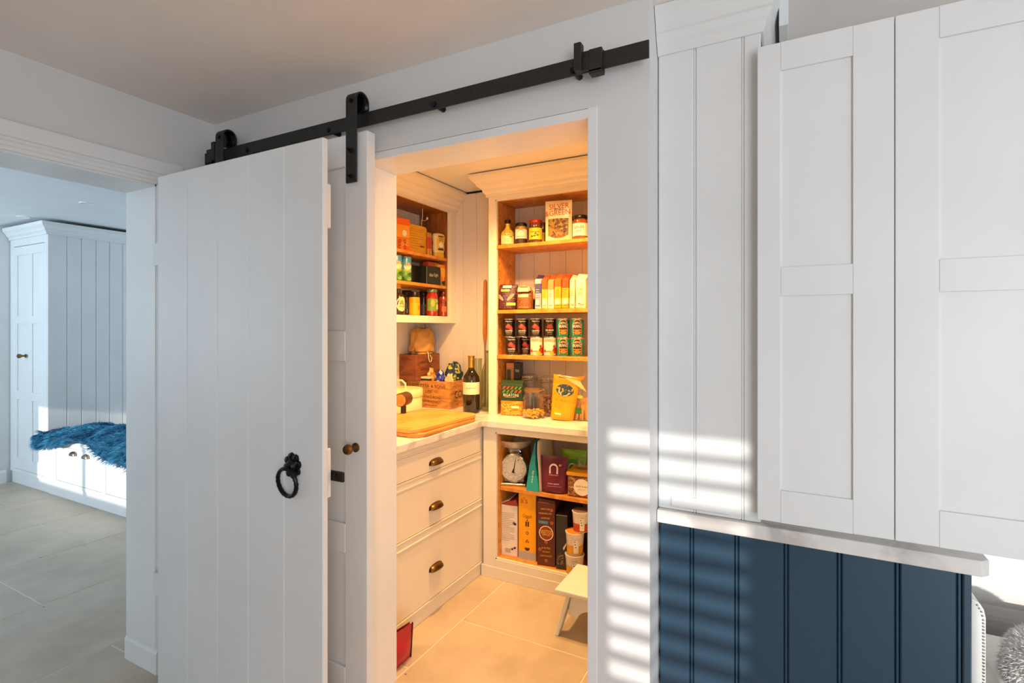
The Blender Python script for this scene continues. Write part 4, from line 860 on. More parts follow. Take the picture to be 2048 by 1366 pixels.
zb = snack_pot('orange-topped snack pot in the middle of the stack of pots', 1132, 1168, 1060, 1106, 2.655, '#dc9a1e', '#e8a83a', zb, .3, '#d9862a')
snack_pot('red and white snack pot on top of the stack of pots', 1145, 1179, 1019, 1061, 2.665, '#b8432a', '#c85a3a', zb, .3, '#7a6660')
x, w = meas(1172, 1250, 2.76); h = zY(1190, 1035, 2.76)-z
t = thing('granola_box', 'large brown box with dark blue lettered top beside the snack pots', 'box', (x, 2.87, z), .06); carton(t, w, .2, h*.62, flat('#8a6a4a', .4)); MB().box(-w/2, w/2, -.1, .1, h*.62, h).build('box_top', flat('#2f3c4e', .4), t, bevel=.001)
text(t, "Lizi's", '#e6e6e6', plane(-.1), -w*.1, h*.86, w*.3, h*.14); patch(t, 'grey_band', '#6a6a66', plane(-.1), -w*.5, w*.5, h*.62, h*.7, 1, 1); ringp(t, 'swirl_print', '#b58a4a', plane(-.1), -w*.4, h*.25, w*.28, w*.3, 16, -pi/2, pi/2)

# --- left wall cupboard: goods face +X
XF = -2.13
def lplace(pl, pr, X=XF): a, b = yX(pl, X), yX(pr, X); return (a+b)/2, b-a
def lh(px, py, z, X=XF): return zX(px, py, X)-z
R90 = pi/2
z = LZ[0]
y, w = lplace(801, 821); h = lh(811, 437, z)
t = thing('cereal_packet', 'bright orange cereal box with hoops picture in the left cupboard', 'box', (XF-.04, y, z), R90-.25)
carton(t, w, .06, h, zones('orange_box', [(0, '#e8641a'), (.14, '#d8772a'), (.42, '#f0a030'), (.8, '#ee6a14')], .4, 0)); sf = plane(-.03)
for i in range(9): ringp(t, 'hoop_print', '#e0a04a' if i % 2 else '#b84a1a', plane(-.03, .001+.0003*i), w*(-.3+.2*(i % 4)), h*(.12+.09*(i//3)+.02*(i % 2)), w*.06, w*.13, 12)
blob(t, 'bee_print', '#e8dfc0', plane(-.03, .004), w*.05, h*.55, w*.18, h*.1)
y, w = lplace(789, 801.5, XF-.03); h = lh(797, 431, z, XF-.03)
t = thing('cereal_packet', 'red cereal box at the edge of the left cupboard beside the orange one', 'box', (XF-.09, y-.02, z), R90-.1); carton(t, .09, .07, h, flat('#b52a14', .4))
MB().prism([(-.045, h), (.045, h), (.06, h+.02), (-.02, h+.008)], -.03, .03, 'y').build('open_flap', flat('#d8451c', .4), t)
y, w = lplace(820, 856); h = lh(838, 449, z)
t = thing('biscuit_tray', 'amber plastic tray with rounded corner and printed film in left cupboard', 'tray', (XF-.045, y, z), R90-.12)
def rrect(w, h, r, n=5, z0=0): return [(sx*(w/2-r)+r*cos(a), z0+(h-r if sz > 0 else r)+r*sin(a)) for sx, sz, a0 in ((1, 1, 0), (-1, 1, pi/2), (-1, -1, pi), (1, -1, 1.5*pi)) for a in [a0+pi/2*i/n for i in range(n+1)]]
MB().prism(rrect(w, h*.93, .022, 5, h*.05), -.02, .015, 'y').build('tray_body', flat('#8a5216', .3), t, bevel=.003); MB().prism(rrect(w*1.03, h*.95, .024, 5, h*.04), -.024, -.02, 'y').build('film_lid', flat('#e2a22a', .25), t)
for k in range(9): patch(t, 'print_line', '#a8701c', plane(-.024), -w*.42, w*(.3 if k % 3 else .1), h*(.2+k*.08), h*(.212+k*.08), 1, 1)
patch(t, 'barcode_panel', '#7a4a14', plane(-.024), w*.18, w*.38, h*.26, h*.32, 1, 1)
MB().box(-w*.45, w*.45, -.022, .018, 0, h*.05).build('tray_foot', flat('#7a4412', .4), t)
y, w = lplace(854, 863); h = lh(858, 465, z)
t = thing('sauce_sachet', 'thin red and amber packet between the tray and squeezy bottle', 'packet', (XF+.0, y, z), R90); pouch(t, w, h, .03, zones('sachet', [(0, '#c88a3a'), (.3, '#c0401c'), (.78, '#c88a3a')], .3, .2), pw=.4, bot=.6)
y, w = lplace(864.5, 884); h = lh(874, 467, z)
t = thing('squeezy_bottle', 'yellow squeezy mustard bottle standing on its cap in the left cupboard', 'bottle', (XF+.01, y, z), R90-.3)
ww = w*.40
pr = [(1.0, 0), (1.0, .14), (.92, .18), (1.05, .3), (1.08, .45), (.98, .58), (1.1, .75), (1.12, .88), (.95, .96), (.5, 1.0), (.01, 1.0)]
m = MB().lathe([(ww*a, h*b) for a, b in pr[2:]], 24); m.v = [(x, y_*.6, z_) for x, y_, z_ in m.v]; m.build('bottle_body', flat('#e4cf92', .25), t, smooth=True)
m = MB().lathe([(ww*.96, 0), (ww, .003), (ww, h*.17), (ww*.9, h*.18)], 24); m.v = [(x, y_*.6, z_) for x, y_, z_ in m.v]; m.build('cap', flat('#dba816', .35), t, smooth=True)
bs = lambda x_, z_: (x_, -.62*ww*max(.05, 1.1-(x_/ww)**2)**.5-.001, z_)
patch(t, 'paper_label', '#e0b63a', bs, -ww*.72, ww*.72, h*.26, h*.9, 8, 2); patch(t, 'dark_print', '#4a3414', sup(bs, .002), -ww*.5, ww*.5, h*.28, h*.36, 6, 1); patch(t, 'dark_print', '#5a4018', sup(bs, .002), -ww*.5, ww*.5, h*.82, h*.87, 6, 1); blob(t, 'picture_print', '#efe6c8', sup(bs, .002), 0, h*.5, ww*.4, h*.1)
for k in range(3): patch(t, 'print_line', '#6a4a18', sup(bs, .002), -ww*.4, ww*.4, h*(.66+k*.05), h*(.675+k*.05), 5, 1)
y, w = lplace(884.5, 893); h = lh(888, 457, z)
t = thing('spice_mill', 'slim clear and steel grinder at the end of the left cupboard shelf', 'grinder', (XF+.02, y+.01, z), R90)
MB().lathe([(.013, 0), (.014, .003), (.012, h*.3), (.009, h*.35), (.012, h*.4), (.012, h*.7)], 18).build('glass_body', GLASSG, t, smooth=True); MB().lathe([(.008, .004), (.008, h*.94)], 10).build('spindle', STEEL, t, smooth=True); MB().lathe([(.006, h*.93), (.016, h*.95), (.016, h*.98), (.006, h)], 18).build('cap', STEEL, t, smooth=True)
hk = thing('wire_hook', 'small white twist of cable hanging from the top of the left cupboard', 'cable', (XF-.05, yX(845, XF-.05), 2.255), R90)
MB().tube([(.0, 0, 0), (.0, 0, -.06), (-.01, 0, -.09), (-.012, 0, -.12)], .0018, 6).build('cable', TRIM, hk); MB().tube([(-.006, 0, -.08), (.03, 0, -.075), (.05, 0, -.06)], .0016, 6).lathe([(.001, -.066), (.007, -.06), (.007, -.05), (.001, -.046)], 8, .052, 0).build('cable_end', TRIM, hk)
z = LZ[1]
for k, (pl, pr, lab) in enumerate(((789, 805, 'blue and green custard tin cut off by the pantry opening'), (806.5, 826, 'blue and green custard tin beside the black boxes'))):
    y, w = lplace(pl, pr); h = lh(815, 514, z); r = .036
    if k == 0:
        t = t0 = thing('custard_tin', lab, 'tin', (XF-.02, y, z), R90-.25, 'custard tins in the left cupboard')
        MB().lathe([(r*.97, .002), (r, .004), (r, h-.004), (r*.97, h-.002)], 26).build('tin_body', zones('custard_print', [(0, '#3f7a2a'), (.2, '#7aa83a'), (.42, '#a8b84a'), (.5, '#5fa0b8'), (.8, '#4a94b8')], .25, 0), t, smooth=True)
        MB().lathe([(r*.95, h-.003), (r, h-.002), (r, h), (r*.92, h), (.001, h-.002)], 26, cap=False).build('top_rim', STEEL, t, smooth=True)
        blob(t, 'cream_panel', '#e6dfae', cyl(r), -.004, h*.62, r*.8, h*.14, tilt=.2); text(t, 'Ambrosia', '#2a2018', cyl(r, .0014), -.002, h*.72, r*1.5, h*.14, tilt=.15, arc=.004)
        for a, b, c_ in ((.3, .3, '#2f6a24'), (-.3, .2, '#4f8a2a'), (.2, .12, '#8ab04a')): blob(t, 'hill_print', c_, cyl(r, .001), r*a, h*b, r*.6, h*.07, tilt=.15)
    else: dup(t0, None, (XF-.02, y, z), R90-.3, lab)
GB = 'boxes on the middle shelf of the left cupboard'
y, w = lplace(827, 853, XF-.05); h = lh(840, 532, z, XF-.05)
t = thing('tea_box', 'plain black box in shadow beside the custard tins', 'box', (XF-.10, y, z), R90, GB); carton(t, w, .08, h, flat('#12140f', .45)); patch(t, 'side_band', '#1d2418', plane(-.04), -w*.5, w*.5, h*.8, h*.84, 1, 1)
y, w = lplace(855, 879); h = lh(866, 533, z)
t = thing('tea_box', 'dark green box with silver script lettering in the left cupboard', 'box', (XF-.03, y, z), R90-.15, GB); carton(t, w, .07, h, flat('#232b20', .4)); text(t, 'After Eight', '#d0cbb8', plane(-.035), 0, h*.52, w*.62, h*.22, tilt=.08); patch(t, 'edge_line', '#8c8a72', plane(-.035), -w*.49, -w*.47, .002, h*.98, 1, 1)
t = thing('tea_box', 'small red and green packet lying on the dark green box', 'packet', (XF-.03, y+.01, z+h), R90, GB); carton(t, w*.8, .05, h*.24, flat('#a8442a', .4)); patch(t, 'green_print', '#7a9a30', plane(-.025), w*.1, w*.38, h*.02, h*.22, 1, 1)
y, w = lplace(879.5, 896, XF+.02); h = lh(887, 530, z, XF+.02)
t = thing('tea_box', 'orange carton with goblet picture at the end of the middle shelf', 'carton', (XF-.01, y, z), R90-.2, GB); carton(t, w, .06, h, zones('orange_carton', [(0, '#7a8a3a'), (.25, '#d8702a'), (.75, '#dc8a3a')], .4, 0))
poly(t, 'goblet_print', '#e8b030', plane(-.03), [(-w*.3, h*.85), (w*.3, h*.85), (w*.2, h*.5), (w*.05, h*.4), (w*.05, h*.2), (-w*.05, h*.2), (-w*.05, h*.4), (-w*.2, h*.5)]); blob(t, 'dark_print', '#33301a', plane(-.03, .001), w*.1, h*.15, w*.25, h*.1)
z = 1.5205
G3 = 'jars on the bottom shelf of the left cupboard'
y, w = lplace(790, 809); h = lh(799, 566, z); r = .038
t = thing('oil_bottle', 'dark oil bottle with oval cream label and cork at the cupboard edge', 'bottle', (XF-.01, y, z), R90-.3)
MB().lathe([(r*.94, 0), (r, .005), (r, h*.52), (r*.8, h*.64), (r*.36, h*.72), (r*.34, h*.84)], 24).build('bottle_body', gloss('dark_oil', '#33240f'), t, smooth=True); MB().lathe([(r*.42, h*.83), (r*.42, h*.86), (r*.36, h*.87), (r*.36, h*.97), (.001, h)], 18).build('cork', flat('#c8923a', .5), t, smooth=True)
blob(t, 'paper_label', '#dcc690', cyl(r), 0, h*.36, r*.95, h*.22); blob(t, 'leaf_print', '#8a9a4a', cyl(r, .0014), 0, h*.42, r*.3, h*.06); patch(t, 'print_line', '#7a6a3a', cyl(r, .0014), -r*.5, r*.5, h*.28, h*.3, 6, 1)
def ljar(label, pl, pr, pt, X, r, body, lid, labels, lidh=.15, group=G3, **kw):
    y, w = lplace(pl, pr, X); h = lh((pl+pr)/2, pt, z, X); t = thing('condiment_jar', label, 'jar', (X, y, z), R90-.35, group); jar_body(t, r, h, body, lid, lidh=lidh, **kw)
    for l in labels:
        if l[0] == 'p': patch(t, 'paper_label', l[1], cyl(r, l[6] if len(l) > 6 else .0008), r*l[2], r*l[3], h*l[4], h*l[5])
        elif l[0] == 't': text(t, l[1], l[2], cyl(r, .0022), r*l[3], h*l[4], r*l[5], h*l[6])
        else: blob(t, 'print_mark', l[1], cyl(r, .0016), r*l[2], h*l[3], r*l[4], h*l[5])
    return t
ljar('tall dark jar with black lid behind the oil bottle', 806, 822, 581, XF-.10, .036, gloss('dark_pickle', '#3a3018'), BLKLID, [('p', '#4a4a2c', -1, 1, .3, .55)])
ljar('yellow spread jar with black lid in the left cupboard', 818, 839, 584, XF-.02, .036, flat('#dfa012', .25), BLKLID, [('p', '#e8ac14', -1.4, 1.4, .1, .55), ('b', '#b8800c', .4, .35, .3, .1)], .3)
ljar('small dark jar with silver print behind the yellow one', 839, 855, 583, XF-.07, .03, gloss('black_olive_paste', '#1c1712'), BLKLID, [('p', '#2c2a26', -1.3, 1.3, .1, .5), ('b', '#8a8474', .2, .42, .4, .03), ('b', '#8a8474', .3, .22, .4, .03)])
ljar('red sauce jar with green lid and green label', 851, 876, 579, XF+.0, .040, gloss('red_sauce', '#a8281a'), GRNLID, [('p', '#7c9a3a', -1.4, 1.4, .22, .66), ('b', '#c8b83a', -.4, .5, .35, .12), ('p', '#ddd6b8', .2, 1.2, .28, .46, .0016), ('t', 'Dolmio', '#efe9d8', .55, .58, .9, .1)], .1)
ljar('orange-red sauce jar with dark label at the end of the bottom shelf', 876, 897, 583, XF+.0, .036, gloss('orange_sauce', '#a83c16'), DKRED, [('p', '#3a2a24', -.2, 1.4, .44, .62), ('p', '#d8702a', -.9, 1.4, .22, .42), ('t', 'Loyd', '#e0cfae', .5, .53, .7, .07)], .2, shoulder=.72)

# --- things on the left worktop
z = ZW
def crate(name, label, x0, x1, y0, y1, z0, z1, mat, texts, handle=False):
    c = thing(name, label, 'crate', ((x0+x1)/2, (y0+y1)/2, z0)); th = .012
    bx('front_board', mat, c, x0, x1, y0, y0+th, z0, z1, .002); bx('back_board', mat, c, x0, x1, y1-th, y1, z0, z1, .002)
    bx('end_board', mat, c, x1-th, x1, y0+th, y1-th, z0, z1, .002); bx('end_board', mat, c, x0, x0+th, y0+th, y1-th, z0, z1, .002); bx('base_board', mat, c, x0+th, x1-th, y0+th, y1-th, z0, z0+.01, 0)
    ox, oy = (x0+x1)/2, (y0+y1)/2
    for face, s_, cx, cz, w, h in texts:
        if face == 'y': text(c, s_, '#3a1f12', lambda a, b: (a-ox, y0-oy-.0006, b-z0), cx, cz, w, h)
        else: text(c, s_, '#3a1f12', lambda a, b: (x1-ox+.0006, a-oy, b-z0), cx, cz, w, h)
    return c
ct = 1.092
crate('wooden_crate', 'pine wooden crate with black stencilled lettering holding bags', -2.326, -1.952, 2.825, 3.05, z, ct, CRATE2,
      [('y', '& J SCOTTER & SONS', -2.15, 1.055, .33, .026), ('y', 'LTD', -2.12, 1.02, .05, .016), ('y', 'KINGS ROAD', -2.09, .985, .14, .018), ('y', 'BIRMINGHAM', -2.1, .955, .15, .014), ('y', 'ENGLAND', -2.1, .93, .1, .01), ('x', 'COD', 2.95, 1.0, .13, .05)])
lid_ = bx('board', CRATE1, None, -2.326, -2.19, 2.80, 3.05, ct, ct+.006, 0, False) if False else None
crate('wooden_box', 'reddish brown wooden box stacked on the pine crate', -2.328, -2.185, 2.772, 3.04, ct, 1.268, CRATE1, [('y', 'CHATEAU', -2.26, 1.235, .1, .016), ('y', 'VILLON', -2.26, 1.13, .09, .018), ('x', 'GRAND VIN', 2.9, 1.215, .16, .016), ('x', 'BORDEAUX', 2.9, 1.165, .15, .013), ('x', 'PRODUCE', 2.9, 1.125, .12, .01)])
# jute sack on the box
sk = thing('cloth_sack', 'crumpled tan cloth sack with white drawstring on the reddish box', 'sack', (-2.245, 2.915, 1.2685))
jute = paint('jute', '#b98a4a', .85, .2, .4)
rs = random.Random(11)
def sackf(u, v):
    a = 2*pi*u; rr = (.075+.02*abs(cos(a))**.5)*(1-.12*v)*(1 if v > .08 else .85)*(1.0 if v < .86 else 1-.35*(v-.86)/.14)
    rr *= 1+.05*sin(a*5+v*7)+.04*sin(a*9-v*11)
    return (rr*cos(a)*.82, rr*sin(a)*1.15, .176*v+(.006*sin(a*3) if v > .9 else 0))
m = MB().grid(sackf, 40, 18); m.v = list(m.v); k = len(m.v); m.add([(0, 0, .172)], []); m.f += [(k, 18*41+i, 18*41+i+1) for i in range(40)]
m.build('sack_cloth', jute, sk, smooth=True)
MB().tube([(.06, -.03, .03), (.078, -.03, .0), (.083, -.035, -.03), (.082, -.02, -.055), (.08, -.0, -.05), (.082, .002, -.03), (.079, -.015, -.005)], .003, 6).build('drawstring', flat('#d8c8a4', .7), sk, smooth=True)
# bags in the crate
def crumple(name, label, loc, sx, sy, sz, mat, seed, cat='bag'):
    r_ = random.Random(seed); ph = [r_.uniform(0, 6) for _ in range(6)]
    t = thing(name, label, cat, loc)
    def f(u, v):
        a = 2*pi*u; b = pi*v; k = 1+.10*sin(3*a+ph[0]+4*b)+.08*sin(5*a+ph[1]-3*b)+.06*sin(9*b+ph[2]+2*a)
        return (sx*k*sin(b)*cos(a), sy*k*sin(b)*sin(a), sz*(1-cos(b)*k)/2*2*.5+sz*.0)
    MB().grid(f, 28, 16).build('film', mat, t, smooth=True); return t
navyd = speck('navy_yellow_dots', ['#16324a', '#16324a', '#16324a', '#b0a83a'], 55, .5, .1)
crumple('snack_bag', 'dark teal cloth bag with yellow spots bulging from the crate', (-2.01, 2.965, ct-.04), .055, .06, .155, navyd, 1)
crumple('snack_bag', 'orange and clear crinkled bag in the pine crate', (-2.135, 2.875, ct-.06), .028, .03, .135, speck('orange_film', ['#c8843a', '#e0b070', '#b06a2a'], 60, .2), 2)
crumple('snack_bag', 'shiny blue crinkled packet in the pine crate', (-2.055, 2.868, ct-.06), .036, .026, .125, speck('blue_film', ['#1e2f8a', '#2a3fae', '#c8c8d8', '#16206a'], 50, .15), 3)
crumple('paper_bag', 'pale crumpled paper bag at the right of the pine crate', (-1.985, 2.872, ct-.055), .03, .026, .10, flat('#cdb48c', .6), 4)
t = thing('paper_pad', 'small white pad lying on the crate rim by the reddish box', 'pad', (-2.15, 2.835, ct-.004), .1); MB().box(-.035, .035, -.008, .05, .018, .03).build('pages', flat('#e0d2b4', .6), t); MB().box(-.035, .035, -.008, .05, .005, .018).build('cover', flat('#2a2018', .5), t)
# wine bottle
x, w = meas(928.5, 957, 2.79); h = zY(943, 711, 2.79)-z; r = w/2
wbt = thing('wine_bottle', 'dark red wine bottle with cream label and gold foil on the worktop', 'bottle', (x, 2.79, z), toward(x, 2.79, .9))
MB().lathe([(r*.8, .004), (r*.97, 0), (r, .006), (r, h*.56), (r*.94, h*.63), (r*.55, h*.72), (r*.36, h*.77), (r*.34, h*.82)], 32).build('bottle_body', gloss('wine_glass_dark', '#1c1408', .06), wbt, smooth=True)
MB().lathe([(r*.37, h*.79), (r*.36, h*.97), (r*.41, h*.975), (r*.41, h*.995), (.001, h)], 24).build('foil_capsule', metal('gold_foil', '#b8923c', .35), wbt, smooth=True)
patch(wbt, 'paper_label', '#e9d9b6', cyl(r), -r*1.35, r*1.35, h*.33, h*.54, 14, 2); text(wbt, 'the guv\'nor', '#3a2c1e', cyl(r, .0014), 0, h*.44, r*1.2, h*.03)
# glass bottle with wooden handled utensil
gx_, gy_ = -1.705, 2.90
gb_ = thing('glass_bottle', 'tall clear glass bottle behind the wine bottle', 'bottle', (gx_, gy_, z))
MB().lathe([(.036, 0), (.04, .005), (.04, .24), (.034, .275), (.016, .33), (.014, .38), (.017, .385)], 28).build('bottle_body', GLASSG, gb_, smooth=True); MB().lathe([(.018, .375), (.018, .388), (.014, .39)], 20, cap=False).build('lip', GLASSG, gb_, smooth=True)
ut = thing('wooden_paddle', 'long wooden handled utensil leaning in the corner behind the glass bottle', 'utensil', (-1.808, 3.035, z))
MB().tube([(0, 0, .44), (0, .0, .5), (.0, .004, .7), (.0, .006, .85), (0, .006, .862)], [.009, .014, .014, .011, .004], 10).build('handle', wood('handle_wood', '#c07a34', '#9a5a22', (8, 8, 1)), ut, smooth=True); MB().tube([(0, 0, 0), (0, 0, .45)], .006, 8).build('shaft', STEEL, ut, smooth=True)
gv = thing('glass_vase', 'short clear glass jug between the wine bottle and tall bottle', 'jug', (-1.80, 2.925, z)); MB().lathe([(.03, 0), (.034, .004), (.036, .22), (.03, .27), (.032, .335)], 24, cap=False).build('jug_body', GLASSG, gv, smooth=True); MB().lathe([(.001, 0), (.03, 0), (.03, .006), (.001, .006)], 24, cap=False).build('jug_base', GLASSG, gv, smooth=True)
# cream tin with loop handle
tn = thing('bread_tin', 'round cream enamel tin with lid and loop handle behind the boards', 'tin', (-2.135, 2.545, z))
ENA = paint('cream_enamel', '#e8d9a8', .3)
MB().lathe([(.135, 0), (.14, .005), (.14, .12), (.137, .124)], 40).build('tin_body', ENA, tn, smooth=True); MB().lathe([(.144, .112), (.145, .114), (.145, .15), (.14, .158), (.06, .164), (.001, .165)], 40).build('lid', ENA, tn, smooth=True)
MB().tube([(-.05, 0, .163), (-.045, 0, .19), (-.02, 0, .208), (.02, 0, .208), (.045, 0, .19), (.05, 0, .163)], .006, 8).build('loop_handle', ENA, tn, smooth=True)
# wooden mallet in front of the tin
ml = thing('wooden_mallet', 'round wooden mallet head with bark rim and dark handle by the cream tin', 'mallet', (-1.955, 2.365, z+.043), .3)
bk = wood('bark', '#6a3f1e', '#3f2410', (6, 6, 6)); eg = wood('end_grain', '#d0964a', '#a8682a', (20, 20, 20))
m = MB().lathe([(.036, -.05), (.039, -.045), (.039, .045), (.036, .05)], 22); m.v = [(x_, -z_, y_+.08) for x_, y_, z_ in m.v]; m.build('head', bk, ml, smooth=True)
m = MB().lathe([(.034, .05), (.034, .052), (.001, .053)], 22); m.v = [(x_, -z_, y_+.08) for x_, y_, z_ in m.v]; m.build('end_face', eg, ml, smooth=True)
MB().lathe([(.016, 0), (.015, .05)], 14).build('handle', flat('#2c1a10', .5), ml, smooth=True)
# two stacked chopping boards
def cboard(name, label, cx, cy, w, l, z0, th, rz, mat, rad):
    b = thing(name, label, 'board', (cx, cy, z0), rz, 'stacked chopping boards'); pts = [(sx*(w/2-rad)+rad*cos(a), sy*(l/2-rad)+rad*sin(a)) for sx, sy, a0 in ((1, 1, 0), (-1, 1, pi/2), (-1, -1, pi), (1, -1, 1.5*pi)) for a in [a0+pi/2*i/6 for i in range(7)]]
    MB().prism(pts, 0, th, 'z').build('board_body', mat, b, bevel=.005, seg=2); pts2 = [(x_*.93, y_*.95) for x_, y_ in pts]
    MB().tube([(x_, y_, th+.0002) for x_, y_ in pts2], .0016, 5, closed=True).build('juice_groove', BOARDW2, b); return b
cboard('chopping_board', 'lower darker-edged chopping board on the left worktop', -1.757, 2.275, .40, .56, z, .02, .02, BOARDW2, .06)
cboard('chopping_board', 'upper pale maple chopping board on the left worktop', -1.77, 2.285, .40, .57, z+.0205, .022, -.03, BOARDW, .06)

# ================================================================ FLOOR THINGS
stl = thing('step_stool', 'small white painted step stool with splayed legs and arched apron', 'stool', (-.74, 2.40, 0))
def stp(x, y): return (x+.74, y-2.40)
MB().prism([(-.22, -.15), (.22, -.15), (.22, .15), (-.22, .15)], .2, .222, 'z').build('seat', WHITE, stl, bevel=.006, seg=2)
apr = [(-.15, .2), (.15, .2), (.165, .1)]+[(.12*cos(a), .09+.055*sin(a)) for a in [pi*i/12 for i in range(13)]]+[(-.165, .1)]
for y0 in (-.118, .104): MB().prism(apr, y0, y0+.014, 'y').build('apron', WHITE, stl, bevel=.001)
for sg in (-1, 1):
    for yy in (-1, 1):
        MB().add([(sg*(.15+a), yy*b, c_) for a, b, c_ in ((0, .13, .2), (.018, .13, .2), (.018, .06, .2), (0, .06, .2), (.055, .145, 0), (.073, .145, 0), (.073, .10, 0), (.055, .10, 0))],
                 [(0, 1, 2, 3), (4, 7, 6, 5), (0, 4, 5, 1), (1, 5, 6, 2), (2, 6, 7, 3), (3, 7, 4, 0)]).build('leg', WHITE, stl, bevel=.003)
rb = thing('red_bag', 'red tote bag with black edging leaning by the drawers', 'bag', (-1.46, 1.745, 0))
def rbf(u, v): return (.016*sin(pi*u)*sin(pi*min(v*1.4, 1))+.01*v, (u-.5)*.14, .165*v-.012*u*v)
MB().grid(lambda u, v: rbf(u, v), 8, 8).build('bag_front', flat('#b3152a', .35), rb, smooth=True); MB().grid(lambda u, v: (-rbf(u, v)[0]*.4-.008*(1-v), rbf(u, v)[1], rbf(u, v)[2]), 8, 8).build('bag_back', flat('#a01226', .4), rb, smooth=True)
MB().tube([rbf(1, v/8) for v in range(9)], .004, 6).build('black_edging', flat('#141010', .5), rb, smooth=True)
# blue fur throw on the hall bench
ft = thing('fur_throw', 'teal blue shaggy fur throw draped over the hall bench', 'throw', (-4.9, 2.3, .5))
rf = random.Random(21)
def thr(u, v):
    x = -5.80+1.75*u; yb = 2.09+.52*min(1, max(0, (x+5.70)/.03)) if x > -5.705 else 2.105
    yb = 2.60 if x > -5.66 else (2.105 if x < -5.70 else 2.105+(x+5.70)/.04*.495)
    L = .045+.02*sin(x*9)+.03*sin(x*4.3+1)+(.05 if x < -5.62 else 0)+max(0, (x+4.9))*.10
    s_ = v*(yb-2.10+L); y = yb-s_; mound = (.03+.05*max(0, sin((x+5.8)*1.1)))*sin(pi*min(1, max(0, (y-2.08)/.55)))+.012*sin(x*14+y*9)+.01*sin(x*23-y*17)
    if y < 2.10: return (x, 2.092-.012*sin((2.10-y)*20), .515-(2.10-y)+max(mound, 0)*.2)
    return (x, y, .52+max(mound, -.005)+.05*max(0, (x+5.2)/1.0)*(y-2.1)/.5)
MB().grid(thr, 70, 26).build('hide', paint('teal_hide', '#0f4a68', .8), ft, True, smooth=True)
def furmat(name, c1_, c2_):
    m, nt, b = base(name, c1_, .55); n = N(nt, 'ShaderNodeTexNoise', Scale=14.0, Detail=4.0); nt.links.new(coords(nt), n.inputs['Vector'])
    nt.links.new(ramp(nt, n.outputs[0], [(.35, c2_), (.65, c1_)]), b.inputs['Base Color']); return m
def fur(parent, fn, n, l, wdt, comb, mat, seed, world=True):
    r_ = random.Random(seed); m = MB()
    for i in range(n):
        u, v = r_.random(), r_.random(); p = Vector(fn(u, v)); q = Vector(fn(min(1, u+.004), v)); s_ = Vector(fn(u, min(1, v+.01)))
        tu, tv = (q-p), (s_-p)
        if tu.length < 1e-6 or tv.length < 1e-6: continue
        nn = tv.cross(tu).normalized()
        if nn.dot(Vector(comb[1])) < 0: nn = -nn
        cl = Vector((sin(u*40)*.6+r_.uniform(-.5, .5), r_.uniform(-.6, .2), 0))
        d = (nn*comb[2]+Vector(comb[0])+cl*.8).normalized(); L = l*r_.uniform(.6, 1.25); sd = d.cross(Vector((r_.uniform(-1, 1), r_.uniform(-1, 1), r_.uniform(-1, 1)))).normalized()*wdt
        mid = p+d*L*.55; tip = p+d*L+Vector((0, 0, -.25*L)); m.add([p-sd, p+sd, mid+sd*.8, mid-sd*.8, tip], [(0, 1, 2, 3), (3, 2, 4)])
    return stuff(m.build('fur_pile', mat, parent, world))
fur(ft, thr, 12000, .05, .0022, ((0, -.55, -.15), (0, -.6, 1), .55), furmat('teal_fur', '#4aa0c4', '#14608c'), 5)
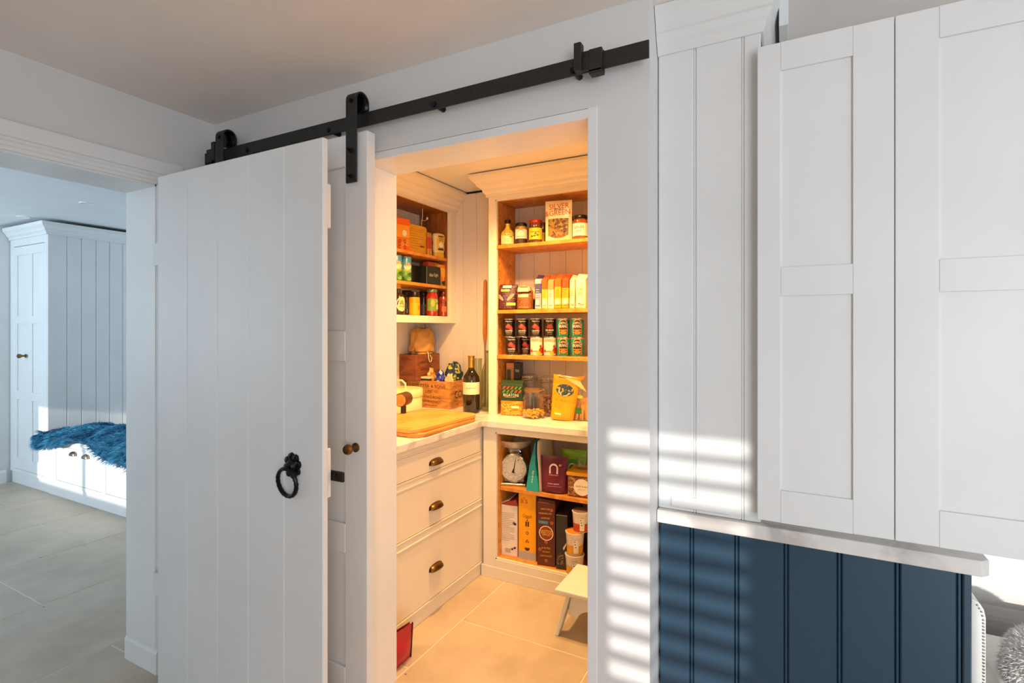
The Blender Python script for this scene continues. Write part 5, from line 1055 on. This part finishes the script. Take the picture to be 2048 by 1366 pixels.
# armchair corner and white fur on it, beyond the navy cabinet
ac = thing('armchair', 'pale upholstered armchair with studded edge beyond the navy cabinet', 'armchair', (.85, 2.05, 0))
LINEN = paint('linen', '#dcdcd8', .85, .06, .3)
armp = [(.425, .12), (.489, .12), (.489, .64), (.485, .662), (.476, .678), (.462, .686), (.445, .689), (.425, .686)]
MB().prism(armp, 1.88, 2.36, 'y').build('arm', LINEN, ac, True, bevel=.004); MB().prism([(1.69-x_, z_) for x_, z_ in armp], 1.88, 2.36, 'y').build('arm', LINEN, ac, True, bevel=.004)
edge = [(x_-.006, z_-.004) for x_, z_ in armp[1:]]; sts = MB()
for (a, b), (c_, d_) in zip(edge, edge[1:]):
    n = max(1, int(math.hypot(c_-a, d_-b)/.009))
    for i in range(n):
        t_ = i/n; m_ = MB().lathe([(.0032, 0), (.003, .0015), (.001, .0025)], 6); sts.add([(a+(c_-a)*t_+x_, 1.879-z_, b+(d_-b)*t_+y_) for x_, y_, z_ in m_.v], m_.f)
stuff(sts.build('stud_row', STEEL, ac, True))
bx('seat_base', LINEN, ac, .49, 1.2, 1.70, 2.3, .14, .34, .02); bx('seat_cushion', LINEN, ac, .495, 1.195, 1.68, 2.22, .34, .46, .03)
SHADOW_GREY = paint('shadow_grey_linen', '#8a8886', .85, .06, .3)
MB().prism([(2.22, .34), (2.36, .34), (2.37, .48), (2.33, .50), (2.25, .485)], .49, 1.2, 'x').build('back', SHADOW_GREY, ac, True, bevel=.02, seg=2)  # back kept low and grey to imitate the shadow on the wall behind
for x_ in (.46, 1.2):
    for y_ in (1.7, 2.3): MB().lathe([(.018, 0), (.025, .14)], 10, x_, y_).build('leg', OAKD, ac, True, smooth=True)
fc = thing('fur_cushion', 'round white shaggy fur cushion on the pale armchair', 'cushion', (.655, 1.88, .45))
def fcf(u, v): a = 2*pi*u; b = pi*v; k = 1+.06*sin(3*a+2*b); return (.135*k*sin(b)*cos(a), .16*k*sin(b)*sin(a), .082+.085*cos(b)*k)
MB().grid(fcf, 32, 18).build('cover', flat('#e6e4e1', .8), fc, smooth=True)
def fcf2(u, v): return fcf(u, .04+.62*v)
r_ = random.Random(9); m = MB()
for i in range(8000):
    u, v = r_.random(), r_.random(); p = Vector(fcf2(u, v)); nn = (p-Vector((0, 0, .082))).normalized(); d = (nn*.8+Vector((r_.uniform(-.5, .5), r_.uniform(-.5, .5), r_.uniform(-.6, .1)))).normalized(); L = r_.uniform(.007, .017); sd = d.cross(Vector((r_.uniform(-1, 1), r_.uniform(-1, 1), 1))).normalized()*.0016
    m.add([p-sd, p+sd, p+d*L], [(0, 1, 2)])
stuff(m.build('fur_pile', furmat('white_fur', '#f6f6f4', '#d9d7d4'), fc))
